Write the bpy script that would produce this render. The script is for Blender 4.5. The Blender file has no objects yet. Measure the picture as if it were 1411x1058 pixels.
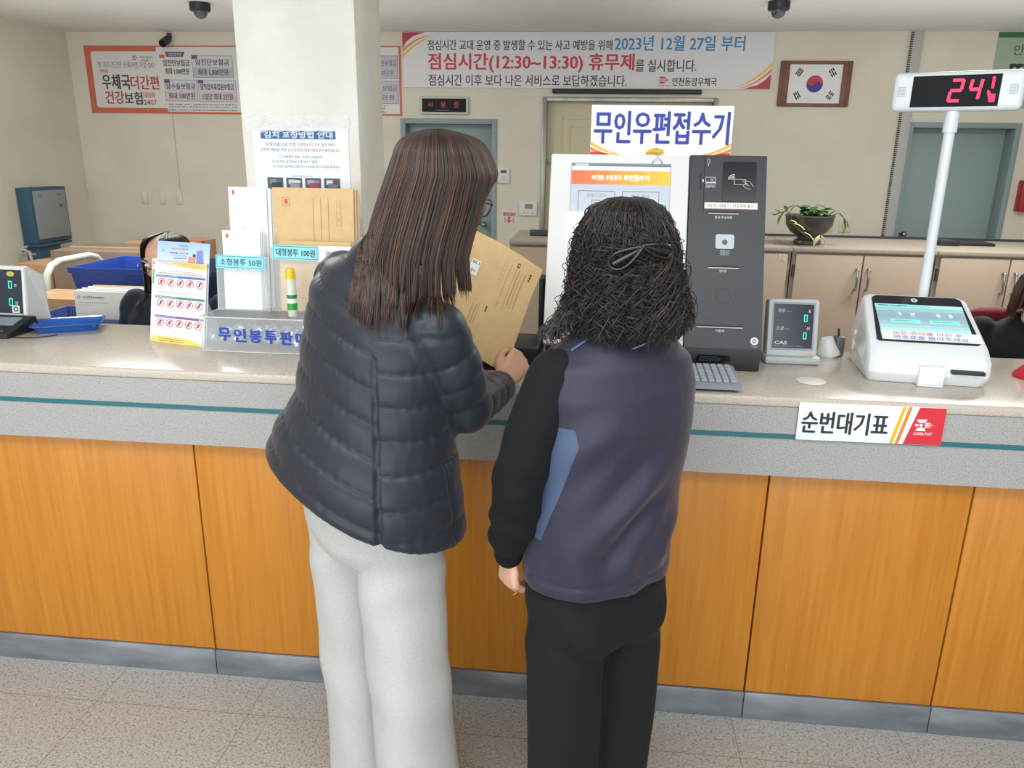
import bpy, bmesh, math, random
import numpy as np
from mathutils import Matrix, Vector
random.seed(7); np.random.seed(7)
SC = bpy.context.scene
COL = SC.collection
PI = math.pi

# ------------------------------------------------------------------ camera, world, lights, exposure
def camera_matrix(pitch, yaw, roll, loc):
    cp, sp = math.cos(pitch), math.sin(pitch)
    f = Vector((-math.sin(yaw) * cp, math.cos(yaw) * cp, -sp))
    r = Vector((math.cos(yaw), math.sin(yaw), 0)); u = r.cross(f)
    cr, sr = math.cos(roll), math.sin(roll)
    r2 = r * cr + u * sr; u2 = u * cr - r * sr
    m = Matrix.Identity(4)
    for i in range(3):
        m[i][0], m[i][1], m[i][2], m[i][3] = r2[i], u2[i], -f[i], loc[i]
    return m
cam = bpy.data.cameras.new('camera')
cam.sensor_width = 36; cam.sensor_fit = 'HORIZONTAL'; cam.lens = 1060 * 36 / 1411
cam.clip_start = .05
camo = bpy.data.objects.new('camera', cam); COL.objects.link(camo)
camo.matrix_world = camera_matrix(math.radians(16.607), math.radians(5.76), math.radians(.858), (0, -1.95, 1.6))
SC.camera = camo

W = bpy.data.worlds.new('daylight'); SC.world = W; W.use_nodes = True
bg = W.node_tree.nodes['Background']
bg.inputs[0].default_value = (.86, .93, 1, 1); bg.inputs[1].default_value = .8

def area(name, loc, target, sx, sy, power, col=(1, 1, 1), spread=PI):
    l = bpy.data.lights.new(name, 'AREA'); l.shape = 'RECTANGLE'; l.size = sx; l.size_y = sy
    l.energy = power; l.color = col; l.spread = spread
    o = bpy.data.objects.new(name, l); COL.objects.link(o); o.location = loc
    o.rotation_euler = (Vector(target) - Vector(loc)).to_track_quat('-Z', 'Y').to_euler()
    return o
area('window_daylight', (-1.5, -4.9, 1.75), (-.2, 2.0, 1.2), 8.0, 2.0, 150, (.93, .97, 1))
area('office_light', (-2.6, 2.3, 2.58), (-2.6, 2.3, 0), 1.2, .3, 46, (1, .99, .95))
area('office_light', (2.2, 2.3, 2.58), (2.2, 2.3, 0), 1.2, .3, 46, (1, .99, .95))
area('ceiling_fill', (-2.6, 3.0, 1.75), (-2.6, 3.0, 2.6), 3.6, 2.6, 12, (1, .99, .96))  # upward fill added to brighten the ceiling, not a fixture of the office
area('ceiling_fill', (2.2, 3.0, 1.75), (2.2, 3.0, 2.6), 3.6, 2.6, 16, (1, .99, .96))  # second added ceiling fill, right half of the office
area('lobby_light', (-.4, -1.5, 2.58), (-.4, -1.5, 0), 3.6, .9, 46, (1, 1, .99))
SC.view_settings.view_transform = 'Standard'; SC.view_settings.look = 'None'
SC.view_settings.gamma = 1; SC.view_settings.use_curve_mapping = False
SC.view_settings.exposure = 0.35

# ------------------------------------------------------------------ materials
def lin(h):
    h = h.lstrip('#'); o = []
    for i in (0, 2, 4):
        c = int(h[i:i + 2], 16) / 255
        o.append(c / 12.92 if c <= .04045 else ((c + .055) / 1.055) ** 2.4)
    return tuple(o) + (1,)
_mats = {}
def M(hexc, rough=.5, metal=0, spec=.5, emit=0, trans=0, alpha=1, ior=1.45, coat=0, sheen=0):
    k = (hexc, rough, metal, spec, emit, trans, alpha, ior, coat, sheen)
    if k in _mats: return _mats[k]
    m = bpy.data.materials.new('mat_' + hexc); m.use_nodes = True
    b = m.node_tree.nodes['Principled BSDF']; c = lin(hexc)
    b.inputs['Base Color'].default_value = c; b.inputs['Roughness'].default_value = rough
    b.inputs['Metallic'].default_value = metal; b.inputs['Specular IOR Level'].default_value = spec
    b.inputs['IOR'].default_value = ior
    b.inputs['Coat Weight'].default_value = coat
    if sheen: b.inputs['Sheen Weight'].default_value = sheen; b.inputs['Sheen Roughness'].default_value = .4
    if emit: b.inputs['Emission Color'].default_value = c; b.inputs['Emission Strength'].default_value = emit
    if trans: b.inputs['Transmission Weight'].default_value = trans
    if alpha < 1: b.inputs['Alpha'].default_value = alpha
    _mats[k] = m
    return m
def nodes(m): return m.node_tree.nodes, m.node_tree.links, m.node_tree.nodes['Principled BSDF']
def noisy(hex1, hex2, scale=20, rough=.5, stretch=(1, 1, 1), detail=3, bump=0, lo=.35, hi=.65, spec=.5, bscale=None, metal=0):
    k = ('noisy', hex1, hex2, scale, rough, stretch, detail, bump, lo, hi, spec, bscale, metal)
    if k in _mats: return _mats[k]
    m = bpy.data.materials.new('mat_noise'); m.use_nodes = True; N, L, b = nodes(m)
    tc = N.new('ShaderNodeTexCoord'); mp = N.new('ShaderNodeMapping'); mp.inputs['Scale'].default_value = stretch
    L.new(tc.outputs['Object'], mp.inputs['Vector'])
    n = N.new('ShaderNodeTexNoise'); n.inputs['Scale'].default_value = scale; n.inputs['Detail'].default_value = detail
    L.new(mp.outputs[0], n.inputs['Vector'])
    r = N.new('ShaderNodeValToRGB'); r.color_ramp.elements[0].position = lo; r.color_ramp.elements[1].position = hi
    r.color_ramp.elements[0].color = lin(hex1); r.color_ramp.elements[1].color = lin(hex2)
    L.new(n.outputs['Fac'], r.inputs[0]); L.new(r.outputs[0], b.inputs['Base Color'])
    b.inputs['Roughness'].default_value = rough; b.inputs['Specular IOR Level'].default_value = spec
    b.inputs['Metallic'].default_value = metal
    if bump:
        bp = N.new('ShaderNodeBump'); bp.inputs['Strength'].default_value = bump; bp.inputs['Distance'].default_value = .004
        if bscale:
            n2 = N.new('ShaderNodeTexNoise'); n2.inputs['Scale'].default_value = bscale
            L.new(mp.outputs[0], n2.inputs['Vector']); L.new(n2.outputs['Fac'], bp.inputs['Height'])
        else: L.new(n.outputs['Fac'], bp.inputs['Height'])
        L.new(bp.outputs[0], b.inputs['Normal'])
    _mats[k] = m
    return m
def stone(name, base, dark, light, scale, rough):
    m = bpy.data.materials.new(name); m.use_nodes = True; N, L, b = nodes(m)
    tc = N.new('ShaderNodeTexCoord')
    n1 = N.new('ShaderNodeTexNoise'); n1.inputs['Scale'].default_value = scale; n1.inputs['Detail'].default_value = 2
    n2 = N.new('ShaderNodeTexNoise'); n2.inputs['Scale'].default_value = scale * 1.7; n2.inputs['Detail'].default_value = 1
    for n in (n1, n2): L.new(tc.outputs['Object'], n.inputs['Vector'])
    r1 = N.new('ShaderNodeValToRGB'); e = r1.color_ramp.elements
    e[0].position = .36; e[0].color = lin(dark); e[1].position = .5; e[1].color = lin(base)
    r2 = N.new('ShaderNodeValToRGB'); e = r2.color_ramp.elements
    e[0].position = .55; e[0].color = (0, 0, 0, 1); e[1].position = .68; e[1].color = (1, 1, 1, 1)
    L.new(n1.outputs['Fac'], r1.inputs[0]); L.new(n2.outputs['Fac'], r2.inputs[0])
    mx = N.new('ShaderNodeMixRGB'); mx.inputs[2].default_value = lin(light)
    L.new(r2.outputs[0], mx.inputs[0]); L.new(r1.outputs[0], mx.inputs[1]); L.new(mx.outputs[0], b.inputs['Base Color'])
    b.inputs['Roughness'].default_value = rough
    return m

# ------------------------------------------------------------------ mesh builder
def frame(o, x, y):
    x = Vector(x).normalized(); y = Vector(y); z = x.cross(y).normalized(); y = z.cross(x)
    m = Matrix.Identity(4)
    for i in range(3): m[i][0], m[i][1], m[i][2], m[i][3] = x[i], y[i], z[i], o[i]
    return m
def T(x=0, y=0, z=0): return Matrix.Translation((x, y, z))
def RZ(a): return Matrix.Rotation(a, 4, 'Z')
def RX(a): return Matrix.Rotation(a, 4, 'X')
def RY(a): return Matrix.Rotation(a, 4, 'Y')

def text_raw(s, bold=0):
    c = bpy.data.curves.new('t', 'FONT'); c.body = s; c.size = 1; c.resolution_u = 2
    o = bpy.data.objects.new('t', c); COL.objects.link(o)
    dg = bpy.context.evaluated_depsgraph_get()
    me = bpy.data.meshes.new_from_object(o.evaluated_get(dg))
    v = np.array([tuple(p.co) for p in me.vertices], float).reshape(-1, 3)
    f = [tuple(p.vertices) for p in me.polygons]
    bpy.data.objects.remove(o); bpy.data.curves.remove(c); bpy.data.meshes.remove(me)
    return v, f
_tc = {}

class MB:
    def __init__(s): s.v = []; s.f = []; s.mi = []; s.mats = []
    def m(s, mat):
        if isinstance(mat, str): mat = M(mat)
        if mat not in s.mats: s.mats.append(mat)
        return s.mats.index(mat)
    def add(s, vs, fs, mat, X=None):
        o = len(s.v); k = s.m(mat)
        if X is not None: vs = [X @ Vector(v) for v in vs]
        s.v += [tuple(v) for v in vs]; s.f += [tuple(i + o for i in f) for f in fs]; s.mi += [k] * len(fs)
        return s
    def box(s, x0, x1, y0, y1, z0, z1, mat, bev=0, X=None, seg=2):
        if bev:
            bm = bmesh.new(); bmesh.ops.create_cube(bm, size=1)
            for v in bm.verts:
                v.co = Vector((x0 + (v.co.x + .5) * (x1 - x0), y0 + (v.co.y + .5) * (y1 - y0), z0 + (v.co.z + .5) * (z1 - z0)))
            bmesh.ops.bevel(bm, geom=list(bm.edges), offset=bev, segments=seg, profile=.5, affect='EDGES')
            bm.verts.index_update()
            s.add([v.co.copy() for v in bm.verts], [[v.index for v in f.verts] for f in bm.faces], mat, X); bm.free()
            return s
        vs = [(x, y, z) for z in (z0, z1) for y in (y0, y1) for x in (x0, x1)]
        return s.add(vs, [(0, 2, 3, 1), (4, 5, 7, 6), (0, 1, 5, 4), (2, 6, 7, 3), (0, 4, 6, 2), (1, 3, 7, 5)], mat, X)
    def quad(s, pts, mat, X=None): return s.add(pts, [tuple(range(len(pts)))], mat, X)
    def tube(s, pts, r, mat, n=10, X=None, closed=False, flat=1.0):
        P = [Vector(p) for p in pts]; N = len(P)
        R = r if hasattr(r, '__len__') else [r] * N
        vs = []; up = None
        for i in range(N):
            t = (P[(i + 1) % N] - P[i - 1]) if closed else (P[min(i + 1, N - 1)] - P[max(i - 1, 0)])
            t.normalize()
            if up is None:
                up = Vector((0, 0, 1)) if abs(t.z) < .9 else Vector((1, 0, 0))
            a = t.cross(up).normalized(); up = a.cross(t).normalized()
            for k in range(n):
                w = 2 * PI * k / n
                vs.append(P[i] + (a * math.cos(w) + up * math.sin(w) * flat) * R[i])
        fs = []
        for i in range(N if closed else N - 1):
            for k in range(n):
                j = (i + 1) % N
                fs.append((i * n + k, i * n + (k + 1) % n, j * n + (k + 1) % n, j * n + k))
        if not closed: fs += [tuple(range(n))[::-1], tuple((N - 1) * n + k for k in range(n))]
        return s.add(vs, fs, mat, X)
    def lathe(s, prof, mat, n=32, X=None, cap=True):
        vs = []; fs = []
        for r, z in prof:
            for k in range(n): w = 2 * PI * k / n; vs.append((r * math.cos(w), r * math.sin(w), z))
        for i in range(len(prof) - 1):
            for k in range(n): fs.append((i * n + k, i * n + (k + 1) % n, (i + 1) * n + (k + 1) % n, (i + 1) * n + k))
        if cap:
            fs.append(tuple(range(n))[::-1]); fs.append(tuple((len(prof) - 1) * n + k for k in range(n)))
        return s.add(vs, fs, mat, X)
    def cyl(s, p0, p1, r, mat, n=16, r1=None, X=None):
        return s.tube([p0, p1], [r, r1 if r1 is not None else r], mat, n, X)
    def loft(s, rings, mat, X=None, cap=True):
        n = len(rings[0]); vs = [v for r in rings for v in r]; fs = []
        for i in range(len(rings) - 1):
            for k in range(n): fs.append((i * n + k, i * n + (k + 1) % n, (i + 1) * n + (k + 1) % n, (i + 1) * n + k))
        if cap: fs += [tuple(range(n))[::-1], tuple((len(rings) - 1) * n + k for k in range(n))]
        return s.add(vs, fs, mat, X)
    def prism(s, poly, z0, z1, mat, X=None):
        n = len(poly)
        vs = [(x, y, z0) for x, y in poly] + [(x, y, z1) for x, y in poly]
        fs = [tuple(range(n))[::-1], tuple(range(n, 2 * n))] + [(i, (i + 1) % n, n + (i + 1) % n, n + i) for i in range(n)]
        return s.add(vs, fs, mat, X)
    def sphere(s, c, r, mat, n=16, X=None, h=None):
        rx, ry, rz = r if hasattr(r, '__len__') else (r, r, r)
        h = h or n // 2; vs = []; fs = []
        for i in range(h + 1):
            a = PI * i / h
            for k in range(n):
                w = 2 * PI * k / n
                vs.append((c[0] + rx * math.sin(a) * math.cos(w), c[1] + ry * math.sin(a) * math.sin(w), c[2] + rz * math.cos(a)))
        for i in range(h):
            for k in range(n): fs.append((i * n + k, (i + 1) * n + k, (i + 1) * n + (k + 1) % n, i * n + (k + 1) % n))
        return s.add(vs, fs, mat, X)
    def text(s, st, x0, y0, x1, y1, mat, X, z=0, bold=0):
        """lettering fitted into the rectangle x0..x1, y0..y1 (y up) of plane X"""
        if st not in _tc: _tc[st] = text_raw(st)
        v, f = _tc[st]
        if len(v) == 0: return s
        a, b = v.min(0), v.max(0); sx = (x1 - x0) / max(b[0] - a[0], 1e-6); sy = (y1 - y0) / max(b[1] - a[1], 1e-6)
        d = bold * (y1 - y0)
        offs = [(0, 0)] if not bold else [(-d, 0), (d, 0), (0, d * .6), (0, -d * .6)]
        for i, (dx, dy) in enumerate(offs):
            w = [(x0 + (p[0] - a[0]) * sx + dx, y0 + (p[1] - a[1]) * sy + dy, z + i * 2e-5) for p in v]
            s.add(w, f, mat, X)
        return s
    def build(s, name, parent=None, smooth=None, mat4=None, bevel=0):
        me = bpy.data.meshes.new(name); me.from_pydata(s.v, [], s.f)
        for m in s.mats: me.materials.append(m)
        me.polygons.foreach_set('material_index', s.mi); me.update()
        o = bpy.data.objects.new(name, me); COL.objects.link(o)
        if parent is not None: o.parent = parent
        if mat4 is not None: o.matrix_local = mat4
        if smooth is not None:
            me.polygons.foreach_set('use_smooth', [True] * len(me.polygons))
            try: me.set_sharp_from_angle(angle=math.radians(smooth))
            except Exception: pass
        return o
def tag(o, label=None, cat=None, group=None, kind=None):
    if label: o['label'] = label
    if cat: o['category'] = cat
    if group: o['group'] = group
    if kind: o['kind'] = kind
    return o
def thing(name, label, cat, X=None, group=None):
    o = bpy.data.objects.new(name, None); COL.objects.link(o); o.empty_display_size = .05
    if X is not None: o.matrix_world = X
    return tag(o, label, cat, group)
def structure(o): o['kind'] = 'structure'; return o

class Print:
    """ink on a flat sheet: coordinates in the sheet's own units, y running down"""
    def __init__(s, mb, X, w, h, pw, ph): s.mb, s.X, s.sx, s.sy, s.ph = mb, X, w / pw, h / ph, ph; s.h = h
    def P(s, x, y, k): return (x * s.sx, s.h - y * s.sy, .0005 * k)
    def rect(s, x0, y0, x1, y1, c, k=1): s.mb.quad([s.P(x0, y1, k), s.P(x1, y1, k), s.P(x1, y0, k), s.P(x0, y0, k)], c, s.X)
    def poly(s, pts, c, k=1):
        a = sum(pts[i][0] * pts[(i + 1) % len(pts)][1] - pts[(i + 1) % len(pts)][0] * pts[i][1] for i in range(len(pts)))
        if a > 0: pts = pts[::-1]
        s.mb.quad([s.P(x, y, k) for x, y in pts], c, s.X)
    def text(s, t, x0, y0, x1, y1, c, k=2, bold=0): s.mb.text(t, x0 * s.sx, s.h - y1 * s.sy, x1 * s.sx, s.h - y0 * s.sy, c, s.X, .0005 * k, bold)
    def disc(s, x, y, r, c, k=1, n=20, ry=None): s.poly([(x + r * math.cos(2 * PI * i / n), y + (ry or r) * math.sin(2 * PI * i / n)) for i in range(n)], c, k)
    def ring(s, x, y, r, t, c, k=1, n=24, a0=0, a1=2 * PI):
        for i in range(n):
            a, b = a0 + (a1 - a0) * i / n, a0 + (a1 - a0) * (i + 1) / n
            s.poly([(x + (r - t) * math.cos(a), y + (r - t) * math.sin(a)), (x + r * math.cos(a), y + r * math.sin(a)),
                    (x + r * math.cos(b), y + r * math.sin(b)), (x + (r - t) * math.cos(b), y + (r - t) * math.sin(b))], c, k)
    def line(s, x0, y0, x1, y1, t, c, k=1):
        d = math.hypot(x1 - x0, y1 - y0) or 1; nx, ny = -(y1 - y0) / d * t / 2, (x1 - x0) / d * t / 2
        s.poly([(x0 + nx, y0 + ny), (x1 + nx, y1 + ny), (x1 - nx, y1 - ny), (x0 - nx, y0 - ny)], c, k)
    def frame(s, x0, y0, x1, y1, t, c, k=1):
        s.rect(x0, y0, x1, y0 + t, c, k); s.rect(x0, y1 - t, x1, y1, c, k); s.rect(x0, y0 + t, x0 + t, y1 - t, c, k); s.rect(x1 - t, y0 + t, x1, y1 - t, c, k)
    def scribble(s, x0, x1, y, h, c, k=2):
        """a line of print too fine to read in the photograph"""
        x = x0
        while x < x1:
            w = h * random.uniform(.5, .9)
            s.rect(x, y + h * random.uniform(0, .3), min(x + w, x1), y + h * random.uniform(.7, 1), c, k)
            x += w + h * (.25 if random.random() < .8 else .8)
    def curve_band(s, xa, ya, xb, yb, bend, t0, t1, c, k=1):
        """a tapering swoosh from a to b"""
        n = 12; top = []; bot = []
        for i in range(n + 1):
            u = i / n; x = xa + (xb - xa) * u; y = ya + (yb - ya) * u + bend * 4 * u * (1 - u); t = t0 + (t1 - t0) * u
            top.append((x, y - t / 2)); bot.append((x, y + t / 2))
        for i in range(n): s.poly([top[i], top[i + 1], bot[i + 1], bot[i]], c, k)
    def swallow(s, x, y, w, c, k=2):
        """the postal bird mark: two opposed wings and a beak"""
        h = w * .62
        s.poly([(x, y), (x + w * .62, y), (x + w * .47, y + h * .28), (x + w * .14, y + h * .28)], c, k)
        s.poly([(x, y + h), (x + w * .62, y + h), (x + w * .47, y + h * .72), (x + w * .14, y + h * .72)], c, k)
        s.poly([(x, y + h * .36), (x + w * .22, y + h * .5), (x, y + h * .64), (x - w * .05, y + h * .5)], c, k)
        s.poly([(x + w * .3, y + h * .33), (x + w * .42, y + h * .5), (x + w * .3, y + h * .67), (x + w * .2, y + h * .5)], c, k)
        for j in (.34, .5, .66):
            s.poly([(x + w * .55, y + h * (j - .07)), (x + w * (.9 if j == .5 else .82), y + h * (j - .05)), (x + w * (1 if j == .5 else .84), y + h * j), (x + w * .5, y + h * (j + .06))], c, k)

def wallX(x, z, y=5.128): return frame((x, y, z), (1, 0, 0), (0, 0, 1))   # a sheet on the back wall, lower left corner

# ------------------------------------------------------------------ the setting
WALL = noisy('#d9d3c4', '#d4cdbd', 3, .75, bump=.05, bscale=160)
CEIL = noisy('#dcdbd8', '#e2e1de', 2, .9, bump=.1, bscale=90)
def floor_mat():
    m = stone('floor_vinyl', '#a9a8a5', '#86847f', '#c6c6c4', 120, .33)
    N, L, b = nodes(m)
    tc = N.new('ShaderNodeTexCoord'); sp = N.new('ShaderNodeSeparateXYZ'); L.new(tc.outputs['Object'], sp.inputs[0])
    fs = []
    for ax, off in (('X', .005), ('Y', .137)):
        a = N.new('ShaderNodeMath'); a.operation = 'ADD'; a.inputs[1].default_value = off + 40 * .475; L.new(sp.outputs[ax], a.inputs[0])
        d = N.new('ShaderNodeMath'); d.operation = 'MODULO'; d.inputs[1].default_value = .475; L.new(a.outputs[0], d.inputs[0])
        c = N.new('ShaderNodeMath'); c.operation = 'LESS_THAN'; c.inputs[1].default_value = .0022; L.new(d.outputs[0], c.inputs[0]); fs.append(c)
    mx = N.new('ShaderNodeMath'); mx.operation = 'MAXIMUM'; L.new(fs[0].outputs[0], mx.inputs[0]); L.new(fs[1].outputs[0], mx.inputs[1])
    old = b.inputs['Base Color'].links[0].from_socket
    mm = N.new('ShaderNodeMixRGB'); mm.inputs[2].default_value = lin('#7a756c')
    L.new(mx.outputs[0], mm.inputs[0]); L.new(old, mm.inputs[1]); L.new(mm.outputs[0], b.inputs['Base Color'])
    return m
structure(MB().box(-4.9, 5.6, -5.2, 6.2, -.1, 0, floor_mat()).build('floor'))
structure(MB().box(-4.9, 5.6, -5.2, 6.2, 2.6, 2.7, CEIL).build('ceiling'))
structure(MB().box(-4.9, -4.8, -5.2, 5.33, 0, 2.6, WALL).build('wall_left'))
structure(MB().box(5.5, 5.6, -5.2, 5.33, 0, 2.6, WALL).build('wall_right'))
w = MB()
BY = 5.13
openings = [(-1.74, -.885, 1.89), (-.479, 1.004, 2.079), (2.581, 3.466, 1.903)]
x = -4.8
for a, b_, h in openings:
    w.box(x, a, BY, BY + .2, 0, 2.6, WALL); w.box(a, b_, BY, BY + .2, h, 2.6, WALL); x = b_
w.box(x, 5.5, BY, BY + .2, 0, 2.6, WALL)
structure(w.build('wall_back'))
# a faint paper joint in the wall covering is left to the material; doors follow
def door(name, a, b, h, fw, fcol, leafcol, panels=False, dep=.13):
    m = MB()
    m.box(a - fw, a, BY - .018, BY + dep, 0, h + fw, fcol, .004); m.box(b, b + fw, BY - .018, BY + dep, 0, h + fw, fcol, .004)
    m.box(a, b, BY - .018, BY + dep, h, h + fw, fcol, .004)
    fr = structure(m.build(name, smooth=30))
    l = MB(); l.box(a, b, BY + dep - .03, BY + dep, .01, h, leafcol, .002)
    if panels:
        for i, (d, t) in enumerate(((.13, .012), (.2, .01))):
            for q in ((a + d, a + d + t, .3 + d, h - d), (b - d - t, b - d, .3 + d, h - d), (a + d, b - d, h - d - t, h - d), (a + d, b - d, .3 + d, .3 + d + t)):
                l.box(q[0], q[1], BY + dep - .036, BY + dep - .028, q[2], q[3], leafcol, .002)
    lf = l.build('door_leaf', fr, 30)
    return fr, lf
GREYDOOR = M('#8fa19f', .5); GREYFR = M('#86979a', .45)
fr, lf = door('door_1', -1.70, -.925, 1.85, .044, GREYFR, GREYDOOR)
k = MB(); k.tube([(-1.0, BY + .1, .98), (-1.0, BY + .03, .98)], .012, M('#9a9a98', .3, 1), 10); k.sphere((-1.0, BY + .02, .98), .028, M('#9a9a98', .3, 1))
k.build('door_knob', lf, 40)
STEEL = noisy('#8d8d88', '#a5a5a0', 6, .35, (1, 1, .05), metal=.8)
BEIGEDOOR = M('#cfc6a8', .6)
fr, lf = door('door_2', -.445, .97, 2.045, .038, STEEL, BEIGEDOOR, True, .1)
k = MB(); k.box(-.42, -.36, BY + .03, BY + .07, 1.53, 1.57, M('#a9a79c', .5), .004); k.build('hinge_plate', lf, 30)
fr, lf = door('door_3', 2.622, 3.425, 1.862, .045, GREYFR, GREYDOOR, dep=.17)
k = MB(); k.tube([(2.7, BY + .14, .98), (2.7, BY + .07, .98)], .012, M('#9a9a98', .3, 1), 10); k.sphere((2.7, BY + .06, .98), .028, M('#9a9a98', .3, 1)); k.build('door_knob', lf, 40)
# cable duct running up the wall
d = MB(); d.box(2.492, 2.585, BY - .03, BY, 0, 2.6, M('#b4b3ae', .5), .004)
for i in range(150):
    z = .05 + i * .017
    d.box(2.4915, 2.507, BY - .0315, BY - .005, z, z + .009, M('#2a2a28', .7))
structure(d.build('trim_1', smooth=30))

# pillar with its rough paint
PIL = noisy('#e6e4dc', '#dcd9cf', 5, .7, bump=.55, bscale=120)
structure(MB().box(-1.163, -.765, .60, .905, 0, 2.6, PIL, .012).build('pillar', smooth=30))

# ------------------------------------------------------------------ the service counter
TOP = stone('worktop_stone', '#c3b9ab', '#b0a699', '#d0c8bc', 260, .22)
FAS = stone('fascia_stone', '#a5a4a1', '#8a8986', '#bdbcb9', 260, .42)
WOOD = noisy('#b87219', '#c7852b', 7, .42, (9, 9, .35), 6, lo=.3, hi=.72)
KICK = noisy('#7d838a', '#a3a9b0', 5, .34, (1.2, 1, 4), 6, metal=.6, lo=.3, hi=.75)
ct = thing('service_counter', 'long post office counter with speckled grey stone top and orange wood front panels', 'counter', T(0, 0, 0))
LX, RX_ = -3.9, 2.9
m = MB(); m.box(LX, RX_, -.004, .53, .985, 1.013, TOP, .007, seg=3); m.build('worktop', ct, 30)
m = MB(); m.box(LX, RX_, 0, .05, .793, .985, FAS); m.build('fascia', ct)
m = MB(); m.box(LX, RX_, -.0022, .01, .899, .912, M('#2f6b74', .35)); m.build('stripe', ct)
seams = [LX, -3.2, -2.2, -1.128, -.585, -.04, .503, 1.03, 1.57, 2.1, RX_]
for a, b_ in zip(seams, seams[1:]):
    m = MB(); m.box(a + .0025, b_ - .0025, .033, .06, .092, .80, WOOD, .0015); m.build('front_panel', ct, 30)
    m = MB(); m.box(a + .0012, b_ - .0012, .026, .06, 0, .09, KICK, .002); m.build('kickplate', ct, 30)
m = MB(); m.box(LX, RX_, .06, .075, 0, .98, M('#3a2a18', .8)); m.box(LX, RX_, .50, .52, 0, .985, M('#b9ad98', .6))
m.box(LX, LX + .02, .075, .5, 0, .985, M('#b9ad98', .6)); m.box(RX_ - .02, RX_, .075, .5, 0, .985, M('#b9ad98', .6)); m.build('carcass', ct)

# plate "queue number tickets" on the fascia
RED = '#d2303a'; YEL = '#e3b81f'; ORA = '#e08432'; INK = '#2b2f36'
def plate():
    X = frame((.546, -.0088, .9015), (1, 0, .004), (0, 0, 1)); wd, ht = .36, .1015
    m = MB(); m.box(0, wd, 0, ht, -.004, 0, M('#eef2f6', .25), .0012, X)
    p = Print(m, X, wd, ht, 203, 50)
    p.text('순번대기표', 6, 11, 126, 40, INK, 2, .025)
    for x0, c, t in ((134, YEL, 5), (142, ORA, 5)): p.poly([(x0 + 9, 0.5), (x0 + 9 + t, 0.5), (x0 - 3 + t, 49.5), (x0 - 3, 49.5)], c, 1)
    p.poly([(166, .5), (202.5, .5), (202.5, 49.5), (150, 49.5)], RED, 1)
    p.swallow(164, 16, 24, '#ffffff', 2); p.text('KOREA POST', 163, 33, 188, 36.5, '#ffffff', 2)
    tag(m.build('counter_sign', smooth=30), 'white and red sign plate on the counter front reading 순번대기표', 'sign')
plate()

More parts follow.
